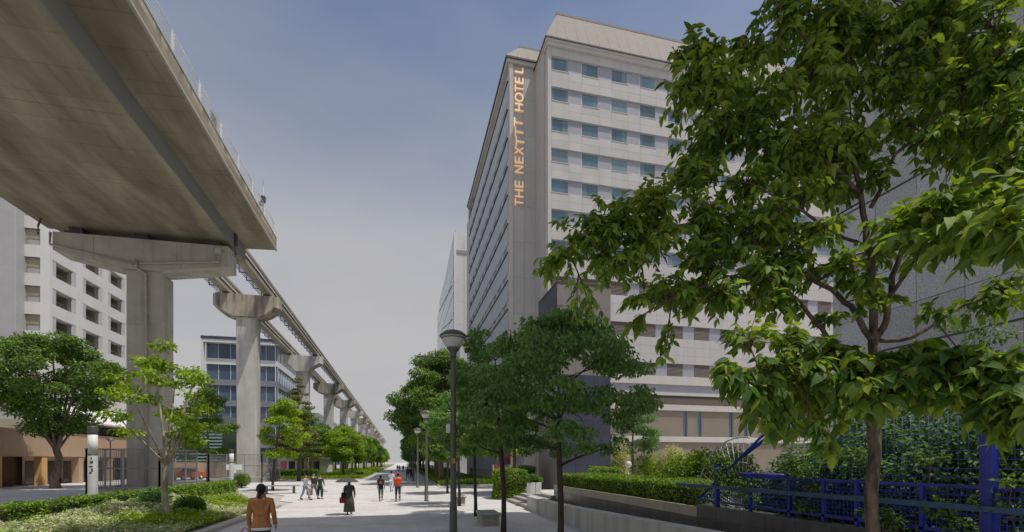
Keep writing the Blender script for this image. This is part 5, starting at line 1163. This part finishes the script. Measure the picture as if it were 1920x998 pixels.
for k, (a, c, r) in enumerate([((-.28, 11.05, .2), (-.28, 8.5, 1.95), .03), ((-.25, 8.5, 1.95), (-.1, 7.2, 2.75), .03), ((-.2, 10.2, .95), (-.1, 8.6, 1.85), .04), ((-.1, 8.6, 1.85), (0, 7.0, 2.7), .04), ((.6, 7.5, 2.4), (.6, 2.5, 2.4), .05), ((1.4, 7.8, 2.75), (1.4, 2.0, 2.75), .06), ((.3, 7.4, 2.2), (1.6, 7.6, 2.8), .04), ((-.25, 10.2, .9), (-.25, 8.2, .9), .05), ((.6, 4.3, 2.35), (1.9, 4.3, 3.0), .05), ((.6, 5.6, 2.35), (1.9, 5.6, 3.0), .05)]):
    b = MB(); b.tube([a, c], r, 'fblue', 8); b.build('tube', bt)
b = MB()
for k in range(44):
    y = 8.4 - k * .13; b.tube([(-.12, y, -.0), (-.12, y, min(1.95, .9 + (9.6 - y) * .62))], .0042, 'fblue', 4)
for k in range(15): z = .06 + k * .13; b.tube([(-.12, min(8.4, 9.6 - (z - .9) / .62), z), (-.12, 2.5, z)], .0042, 'fblue', 4)
b.build('wire', bt, kind='stuff')
# pale wire fan at the sloping end
fn = thing('wire_fan', 'pale curved wire fan guarding the sloping left end of the blue fence', 'wire guard', (8.1, 9.9, 1.25)); b = MB()
arcp = []
for i in range(15):
    a = R(180 * i / 14 * .56); arcp.append((0, 1.75 * math.cos(a) * 1.0, 1.75 * math.sin(a)))
b.tube(arcp, .018, 'galv', 6); b.build('rim', fn); b = MB()
for i in range(15): b.tube([(0, 0, 0), arcp[i]], .006, 'galv', 4)
for s in (.35, .5, .65, .8, .92): b.tube([(0, q[1] * s, q[2] * s) for q in arcp], .006, 'galv', 4)
b.build('wires', fn, kind='stuff')

# ================================================================== PEOPLE
def bake_skin(name, verts, edges, radii, m, parent, sub=1, root=0):
    me = bpy.data.meshes.new('t'); me.from_pydata([tuple(v) for v in verts], edges, []); o = bpy.data.objects.new('t', me); COL.objects.link(o)
    sk = o.modifiers.new('s', 'SKIN'); sk.use_smooth_shade = True
    sb = o.modifiers.new('u', 'SUBSURF'); sb.levels = sub; sb.render_levels = sub
    for i, v in enumerate(me.skin_vertices[0].data):
        r = radii[i]; v.radius = r if hasattr(r, '__len__') else (r, r); v.use_root = (i == root)
    bpy.context.view_layer.update(); dg = bpy.context.evaluated_depsgraph_get()
    nm = bpy.data.meshes.new_from_object(o.evaluated_get(dg)); nm.name = name; bpy.data.objects.remove(o); bpy.data.meshes.remove(me)
    nm.materials.clear(); nm.materials.append(M[m] if isinstance(m, str) else m); nm.polygons.foreach_set('use_smooth', [True] * len(nm.polygons)); nm.update()
    return link(name, nm, parent)
def fabric(name, c): M[name] = mat(name, c, .8 if name != 'leather' else .5, .2, 9, .9, 9, coords='obj', stretch=(1, 1, .55)); return name
def person(loc, rz, label, H=1.68, top='grey', bottom='jeans', shoe='dark', stride=.0, arms=((0, 0), (0, 0)), hair='short', skirt=None, coat=0.0, sleeves='long', fat=1.0, detail=True, group=None, hat=None, wide=False, bald=False, boxy=False):
    """faces local -Y; arms: (forward swing of elbow, forward offset of wrist) per side; origin at the feet"""
    k = H / 1.72; t = thing('person', label, 'person', loc, rz, group)
    V = lambda x, y, z: Vector((x * k, y * k, z * k))
    sh = .175 * (1.05 if wide else 1)
    J = {'pel': V(0, 0, .95), 'wai': V(0, -.005, 1.08), 'che': V(0, .0, 1.27), 'up': V(0, .01, 1.40), 'nk': V(0, .005, 1.49), 'hd0': V(0, -.01, 1.56)}
    vs = []; es = []; rd = []; idx = {}
    def add(n, p, r, par=None):
        idx[n] = len(vs); vs.append(p); rd.append((r * k,) * 2 if not hasattr(r, '__len__') else (r[0] * k, r[1] * k))
        if par is not None: es.append((idx[par], idx[n]))
    add('pel', J['pel'], (.135 * fat, .10)); add('wai', J['wai'], (.125 * fat, .09), 'pel'); add('che', J['che'], (.145 * fat, .10), 'wai'); add('up', J['up'], (.12, .085), 'che'); add('nk', J['nk'], .052, 'up')
    add('jaw', V(0, -.025, 1.565), (.060, .068), 'nk'); add('hd', V(0, -.005, 1.625), (.072, .088), 'jaw'); add('top', V(0, .005, 1.672), (.060, .072), 'hd')
    limbs_ = {}
    for s, nm in ((-1, 'L'), (1, 'R')):
        ef, wf = arms[0 if s < 0 else 1]
        S_ = V(s * sh, .01, 1.40); E_ = V(s * (sh + .055), .03 - ef, 1.13); W_ = V(s * (sh + .06), -.02 - wf - ef * .4, .90 + abs(wf) * .55); Hn = W_ + (W_ - E_).normalized() * .075 * k
        add('s' + nm, S_, .056, 'up'); add('e' + nm, E_, .040, 's' + nm); add('w' + nm, W_, .026, 'e' + nm); add('h' + nm, Hn, (.040, .018) if True else .03, 'w' + nm)
        st = stride * s; hp = V(s * .088, 0, .90); kn = V(s * .095, -st * .45 - .02, .50 + .01); an = V(s * .095, -st * .9 + (.06 if st < 0 else 0), .10 + (.05 if st < 0 else 0)); to = an + V(0, -.15, -.062)
        add('hp' + nm, hp, .086 * fat, 'pel'); add('kn' + nm, kn, .058, 'hp' + nm); add('cf' + nm, kn.lerp(an, .35) + V(0, .02, 0), .052, 'kn' + nm); add('an' + nm, an, .036, 'cf' + nm); add('to' + nm, to, (.04, .026), 'an' + nm)
        limbs_[nm] = (S_, E_, W_, Hn, hp, kn, an, to)
        if detail:
            d = (Hn - W_).normalized(); side = d.cross(Vector((1, 0, 0))).normalized(); curl = Vector((-s, 0, 0))
            for q, (o_, ln) in enumerate(((-.028, .060), (-.010, .072), (.010, .068), (.028, .052))):
                a = Hn + side * o_ * k + d * .02 * k; add(f'f{nm}{q}', a, .0095, 'h' + nm); add(f'g{nm}{q}', a + d * ln * .5 * k + curl * .006 * k, .0085, f'f{nm}{q}'); add(f'k{nm}{q}', a + d * ln * .9 * k + curl * .026 * k, .0065, f'g{nm}{q}')
            a = W_ + d * .03 * k - side * .03 * k; add(f'th{nm}', a, .011, 'w' + nm); add(f'ti{nm}', a + d * .045 * k - side * .022 * k + curl * .012 * k, .008, f'th{nm}')
    bake_skin('body', vs, es, rd, 'skin', t, 1)
    # face
    b = MB(); b.tube([V(0, -.088, 1.625), V(0, -.112, 1.590), V(0, -.098, 1.582)], [.008 * k, .014 * k, .008 * k], 'skin', 6); b.build('nose', t)
    for s in (-1, 1):
        b = MB(); c = V(s * .03, -.083, 1.632); b.lathe([(.001, -.010 * k), (.011 * k, 0), (.001, .010 * k)], 'dark', 8, c); b.build('eye', t)
        b = MB(); b.tube([V(s * .078, .0, 1.585), V(s * .088, .008, 1.615), V(s * .082, .012, 1.64)], [.008 * k, .014 * k, .008 * k], 'skin', 6); b.build('ear', t)
    b = MB(); b.tube([V(-.024, -.080, 1.556), V(0, -.090, 1.553), V(.024, -.080, 1.556)], .006 * k, 'pink', 5); b.build('mouth', t)
    # clothing
    off = .016
    tv, te, tr = [], [], []; tid = {}
    def ta(n, p, r, par=None):
        tid[n] = len(tv); tv.append(p); tr.append((r * k,) * 2 if not hasattr(r, '__len__') else (r[0] * k, r[1] * k));
        if par: te.append((tid[par], tid[n]))
    ta('che', J['che'], (.158 * fat, .115)); ta('wai', J['wai'], (.142 * fat, .108), 'che'); ta('pel', V(0, 0, .93), (.156 * fat, .118), 'wai')
    if coat > 0: ta('hem', V(0, .0, .93 - coat * .5), (.165 * fat, .13), 'pel'); ta('hem2', V(0, 0, .93 - coat), (.172 * fat, .14), 'hem')
    ta('up', J['up'], (.135, .10), 'che'); ta('col', V(0, .008, 1.46), .066, 'up')
    for nm in 'LR':
        S_, E_, W_ = limbs_[nm][:3]; ta('s' + nm, S_, .066, 'up')
        if sleeves == 'long': ta('e' + nm, E_, .053, 's' + nm); ta('m' + nm, E_.lerp(W_, .5), .046, 'e' + nm); ta('w' + nm, E_.lerp(W_, .93), .038, 'm' + nm)
        else: ta('e' + nm, S_.lerp(E_, .75), .058, 's' + nm)
    if boxy:
        tr[tid['che']] = (.172 * k, .125 * k); tr[tid['wai']] = (.160 * k, .120 * k); tr[tid['pel']] = (.182 * k, .14 * k); tr[tid['hem']] = (.200 * k, .152 * k); tr[tid['hem2']] = (.196 * k, .15 * k); tr[tid['up']] = (.145 * k, .105 * k)
        b = MB(); b.lathe([(.085 * k, 1.43 * k), (.088 * k, 1.47 * k), (.080 * k, 1.53 * k), (.066 * k, 1.532 * k)], 'brownb', 18, (0, .008 * k, 0)); b.build('collar', t)
        for nm in 'LR':
            E_, W_ = limbs_[nm][1:3]; b = MB(); b.tube([E_.lerp(W_, .86), E_.lerp(W_, .98)], [.046 * k, .047 * k], top, 12); b.build('cuff', t)
        b = MB(); b.lathe([(.170 * k, .815 * k), (.184 * k, .82 * k), (.184 * k, .87 * k), (.170 * k, .875 * k)], 'banner_w', 22); b.v = [(v[0], v[1] * .80, v[2]) for v in b.v]; b.build('waistband', t)
        b = MB(); b.tube([V(0, .128, 1.40), V(0, .148, 1.27), V(0, .140, 1.1), V(0, .138, .98)], .0016, 'blk', 5)
        for s in (-1, 1): b.tube([V(s * .02, .120, 1.405), V(s * .10, .118, 1.37), V(s * .165, .09, 1.33)], .0012, 'blk', 5)
        b.build('seam', t)
    jk = bake_skin('jacket' if coat > 0 or sleeves == 'long' else 'shirt', tv, te, tr, top, t, 3 if boxy else 2)
    if boxy:
        from mathutils import noise
        for v in jk.data.vertices:
            c = v.co; v.co = c + v.normal * (.010 * noise.noise(Vector((c.x * 9, c.y * 9, c.z * 17))) + .007 * noise.noise(Vector((c.x * 22 + c.z * 14, c.y * 20, c.z * 30))))
    if skirt:
        b = MB(); n = 26; prof = [(.125 * fat, 1.02), (.165 * fat, .9), (.20 * fat, .65), (.235 * fat, skirt)]; v = []; f = []
        for r, z in prof:
            for q in range(n): a = 2 * math.pi * q / n; w_ = 1 + .06 * math.sin(a * 7) * (1.1 - z); v.append((r * k * w_ * math.cos(a), r * .78 * k * w_ * math.sin(a), z * k))
        for i in range(len(prof) - 1):
            for q in range(n): f.append((i * n + q, i * n + (q + 1) % n, (i + 1) * n + (q + 1) % n, (i + 1) * n + q))
        f.append(tuple(range((len(prof) - 1) * n, len(prof) * n))); b.add(v, f, bottom, True); b.build('skirt', t)
    elif boxy:
        b = MB()
        for nm in 'LR':
            hp, kn, an = limbs_[nm][4:7]; b = MB(); b.tube([hp + V(0, 0, .06), hp, kn, kn.lerp(an, .92)], [.05 * k, .092 * k, .070 * k, .056 * k], bottom, 14); b.build('trouser_leg', t)
        b = MB(); b.lathe([(.10 * k, .80 * k), (.160 * k, .84 * k), (.158 * k, .93 * k), (.10 * k, .95 * k)], bottom, 20); b.v = [(v[0], v[1] * .78, v[2]) for v in b.v]; b.build('trouser_seat', t)
    else:
        tv, te, tr = [], [], []; tid = {}
        ta('pel', V(0, 0, .93), (.138 * fat, .105))
        for nm in 'LR':
            hp, kn, an = limbs_[nm][4:7]; w2 = 1.35 if wide else 1
            ta('hp' + nm, hp, (.072 if boxy else .098) * fat, 'pel'); ta('kn' + nm, kn, .072 * w2, 'hp' + nm); ta('an' + nm, kn.lerp(an, .93), .055 * w2, 'kn' + nm)
        bake_skin('trousers', tv, te, tr, bottom, t, 1)
    for nm in 'LR':
        an, to = limbs_[nm][6:8]; b = MB(); hl = an + V(0, .045, -.045)
        b.tube([hl + V(0, 0, -.0), hl.lerp(to, .4), to + V(0, .0, .0), to + V(0, -.05, -.005)], [.040 * k, .046 * k, .044 * k, .022 * k], shoe, 8); b.build('shoe', t)
    # hair
    if not bald:
        b = MB(); v = []; f = []; nr, ns = 9, 16
        for i in range(nr + 1):
            th = math.pi * .5 - (math.pi * .93) * i / nr * (.86 if hair == 'short' else 1)
            for q in range(ns):
                a = 2 * math.pi * q / ns; sy_ = math.sin(a); rr_ = .5 * (1 + .04 * math.sin(q * 5 + i * 2)); front = max(0, -sy_); low = max(0, 1 - (th + .25) * 2.2) if th < .2 else 0
                x_, y_, z_ = math.cos(th) * math.cos(a) * .089, math.cos(th) * sy_ * .100, math.sin(th) * .106
                if front > .25 and th < .45: y_ = max(y_, -.03); x_ *= .9
                v.append(V(x_, .014 + y_ * (1 + .03 * math.sin(q * 7)), 1.628 + z_))
        for i in range(nr):
            for q in range(ns): f.append((i * ns + q, (i + 1) * ns + q, (i + 1) * ns + (q + 1) % ns, i * ns + (q + 1) % ns))
        f.append(tuple(range(ns))); f.append(tuple(range(nr * ns, (nr + 1) * ns))[::-1]); b.add(v, f, 'hair', True); b.build('hair', t)
        hv, he, hr = [V(0, .05, 1.64), V(0, .055, 1.615), V(0, .052, 1.58)], [(0, 1), (1, 2)], [(.05 * k, .05 * k), (.05 * k, .045 * k), (.04 * k, .04 * k)]
        if hair == 'tail': hv += [V(.008, .115, 1.61), V(-.006, .13, 1.53), V(.012, .118, 1.44)]; he += [(1, 3), (3, 4), (4, 5)]; hr += [(.034 * k,) * 2, (.034 * k,) * 2, (.016 * k,) * 2]
        if hair == 'long': hv += [V(0, .045, 1.50), V(0, .06, 1.40)]; he += [(2, 3), (3, 4)]; hr += [(.078 * k, .05 * k), (.07 * k, .035 * k)]
        if hair != 'short': bake_skin('ponytail' if hair == 'tail' else 'long_hair', hv, he, hr, 'hair', t, 2)
    if hat:
        b = MB(); b.lathe([(.10 * k, 0), (.102 * k, .03 * k), (.085 * k, .085 * k), (.03 * k, .11 * k)], hat, 16, (0, 0, 1.665 * k)); b.prism([(-.07 * k, -.09 * k), (-.05 * k, -.17 * k), (.05 * k, -.17 * k), (.07 * k, -.09 * k)], 'z', 1.672 * k, 1.684 * k, hat); b.build('cap', t)
    return t
for nm, c in dict(leather=(.42, .175, .055), denim=(.10, .14, .22), lblue=(.22, .30, .42), blk=(.02, .02, .022), char=(.035, .037, .035), olive=(.085, .082, .062), navyf=(.03, .035, .10), orangef=(.72, .085, .018), whitef=(.66, .67, .74), grey=(.28, .29, .33), greyd=(.10, .11, .13), brownb=(.30, .13, .06), umb=(.07, .068, .068), dgreen=(.025, .035, .03)).items(): fabric(nm, c)
def bag(name, loc, w, h, d, m, label, rz=0, handle=.14):
    t = thing(name, label, 'bag' if 'pack' not in name else 'backpack', loc, rz)
    b = MB(); v = []; n = 8
    for i, (s, z) in enumerate([(.85, -h), (1, -h * .8), (1, -h * .3), (.86, 0)]):
        v += [(-w / 2 * s, -d / 2 * s, z), (w / 2 * s, -d / 2 * s, z), (w / 2 * s, d / 2 * s, z), (-w / 2 * s, d / 2 * s, z)]
    f = [(3, 2, 1, 0), (12, 13, 14, 15)]
    for i in range(3):
        for q in range(4): f.append((i * 4 + q, i * 4 + (q + 1) % 4, i * 4 + 4 + (q + 1) % 4, i * 4 + 4 + q))
    b.add(v, f, m, True); b.build('pouch', t)
    b = MB(); b.tube(bez((-w * .28, 0, -.01), (0, 0, handle * 2), (w * .28, 0, -.01), 8), .009, m, 5); b.build('handle', t); return t

pw = at(490, 866, 8.9); person((pw.x, pw.y, gz(pw.y)), R(180) - .05, 'woman in tan leather jacket with black ponytail walking away, cut off at the bottom edge', 1.66, 'leather', 'blk', 'blk', .12, ((.02, .05), (.03, .02)), 'tail', fat=1.0, coat=.07, boxy=True)
bag('hand_bag', (pw.x - .30, pw.y + .06, gz(pw.y) + .70), .30, .24, .12, 'red', 'small red bag held at the left of the woman in the tan jacket')
p = gnd(655, 966); person((p.x, p.y, 0), R(180), 'woman in long dark olive dress under a grey umbrella, walking away', 1.60, 'olive', 'olive', 'blk', .1, ((.0, .02), (.16, .16)), 'long', coat=.30, wide=True, fat=1.12, skirt=.16)
bag('shopping_bag', (p.x - .29, p.y + .02, .80), .26, .26, .12, 'red', 'red bag hanging beside the woman with the umbrella', R(15)); bag('shoulder_bag', (p.x - .22, p.y + .05, 1.02), .26, .26, .14, 'blk', 'black shoulder bag at the hip of the woman with the umbrella', R(10), .25)
ub = thing('umbrella', 'open dark grey umbrella held over the woman in the olive dress', 'umbrella', (p.x - .10, p.y + .04, 1.09), R(4))
b = MB(); n = 8; rings = [(.0, .58), (.22, .555), (.40, .49), (.53, .395)]; v = [(0, 0, .58)]; f = []
for r, z in rings[1:]:
    for q in range(n * 2): a = math.pi * q / n; rr_ = r * (1 if q % 2 == 0 else .955); v.append((rr_ * math.cos(a), rr_ * math.sin(a), z + (.0 if q % 2 == 0 else .012)))
for q in range(16): f.append((0, 1 + q, 1 + (q + 1) % 16))
for i in range(2):
    for q in range(16): f.append((1 + i * 16 + q, 1 + (i + 1) * 16 + q, 1 + (i + 1) * 16 + (q + 1) % 16, 1 + i * 16 + (q + 1) % 16))
b.add(v, f, 'umb'); b.build('canopy', ub)
b = MB(); b.tube([(0, 0, -.25), (0, 0, .62)], .007, 'steel_d', 6); b.build('shaft', ub); b = MB(); b.tube([(0, 0, -.25), (0, 0, -.33), (.02, 0, -.36), (.045, 0, -.34)], .012, 'blk', 6); b.build('handle', ub)
for q in range(8):
    a = 2 * math.pi * q / 8; b = MB(); b.tube([(0, 0, .56), (.2 * math.cos(a), .2 * math.sin(a), .53), (.36 * math.cos(a), .36 * math.sin(a), .457), (.465 * math.cos(a), .465 * math.sin(a), .35)], .004, 'steel_d', 4); b.build('rib', ub)
p = gnd(714, 940); person((p.x, p.y, 0), R(175), 'person in navy top and black trousers with a dark backpack walking away', 1.58, 'navyf', 'char', 'blk', .12, ((.02, .03), (.02, .03)), 'short', sleeves='short')
t = bag('backpack', (p.x, p.y - .17, 1.38), .32, .46, .17, 'blk', 'dark backpack with a tan patch worn by the person in navy', 0, .05); b = MB(); b.cbox(-.08, .08, -.11, -.09, -.30, -.18, 'brownb', .01); b.build('patch', t)
p = gnd(746, 941); person((p.x, p.y, 0), R(185), 'man in bright orange-red shirt, red cap and black trousers walking away', 1.72, 'orangef', 'char', 'dark', .14, ((.02, .05), (.02, .05)), 'short', sleeves='short', fat=1.12, hat='red')
p = gnd(734, 922); person((p.x, p.y, 0), R(170), 'person in white shirt and shorts walking ahead of the man in orange', 1.66, 'whitef', 'whitef', 'dark', .15, ((.02, .1), (.02, .02)), 'short', sleeves='short')
p = gnd(573, 938); person((p.x, p.y, 0), R(60), 'person in grey shirt and blue trousers leading the walking pair at left', 1.60, 'grey', 'lblue', 'blk', .30, ((.1, .16), (-.05, .12)), 'short')
p2 = gnd(588, 936); person((p2.x, p2.y, 0), R(60), 'person in dark jacket and pale jeans, right one of the walking pair', 1.68, 'char', 'lblue', 'blk', .28, ((.06, .08), (-.05, .02)), 'short')
bag('shopping_bag', ((p.x + p2.x) / 2 + .05, p.y + .12, .72), .34, .42, .14, 'brownb', 'brown paper bag carried between the walking pair at left', R(40))
p = gnd(600, 936); person((p.x, p.y, 0), R(20), 'person in loose black clothes walking behind the pair, carrying a white bag', 1.58, 'dgreen', 'dgreen', 'blk', .2, ((.05, .05), (.08, .12)), 'short', coat=.30, wide=True)
bag('shopping_bag', (p.x + .33, p.y - .10, .74), .26, .30, .12, 'banner_w', 'white bag in the hand of the person in loose black clothes', R(20))
for i, (px, D, m, bt_) in enumerate([(749, 104, 'blk', 'greyd'), (756, 108, 'char', 'blk'), (764, 66, 'olive', 'char'), (771, 64, 'blk', 'blk'), (745, 122, 'greyd', 'char')]):
    p = at(px, 866, D); person((p.x, p.y, 0), R(180 + 9 * i), ['tiny distant walker in black, left of a far pair in the avenue', 'tiny distant walker in charcoal, right of a far pair in the avenue', 'far walker in olive top in the shade at the right of the avenue', 'far walker in black in the shade of the right trees', 'tiniest grey walker farthest up the avenue'][i], 1.68, m, bt_, 'dark', .12, detail=False)
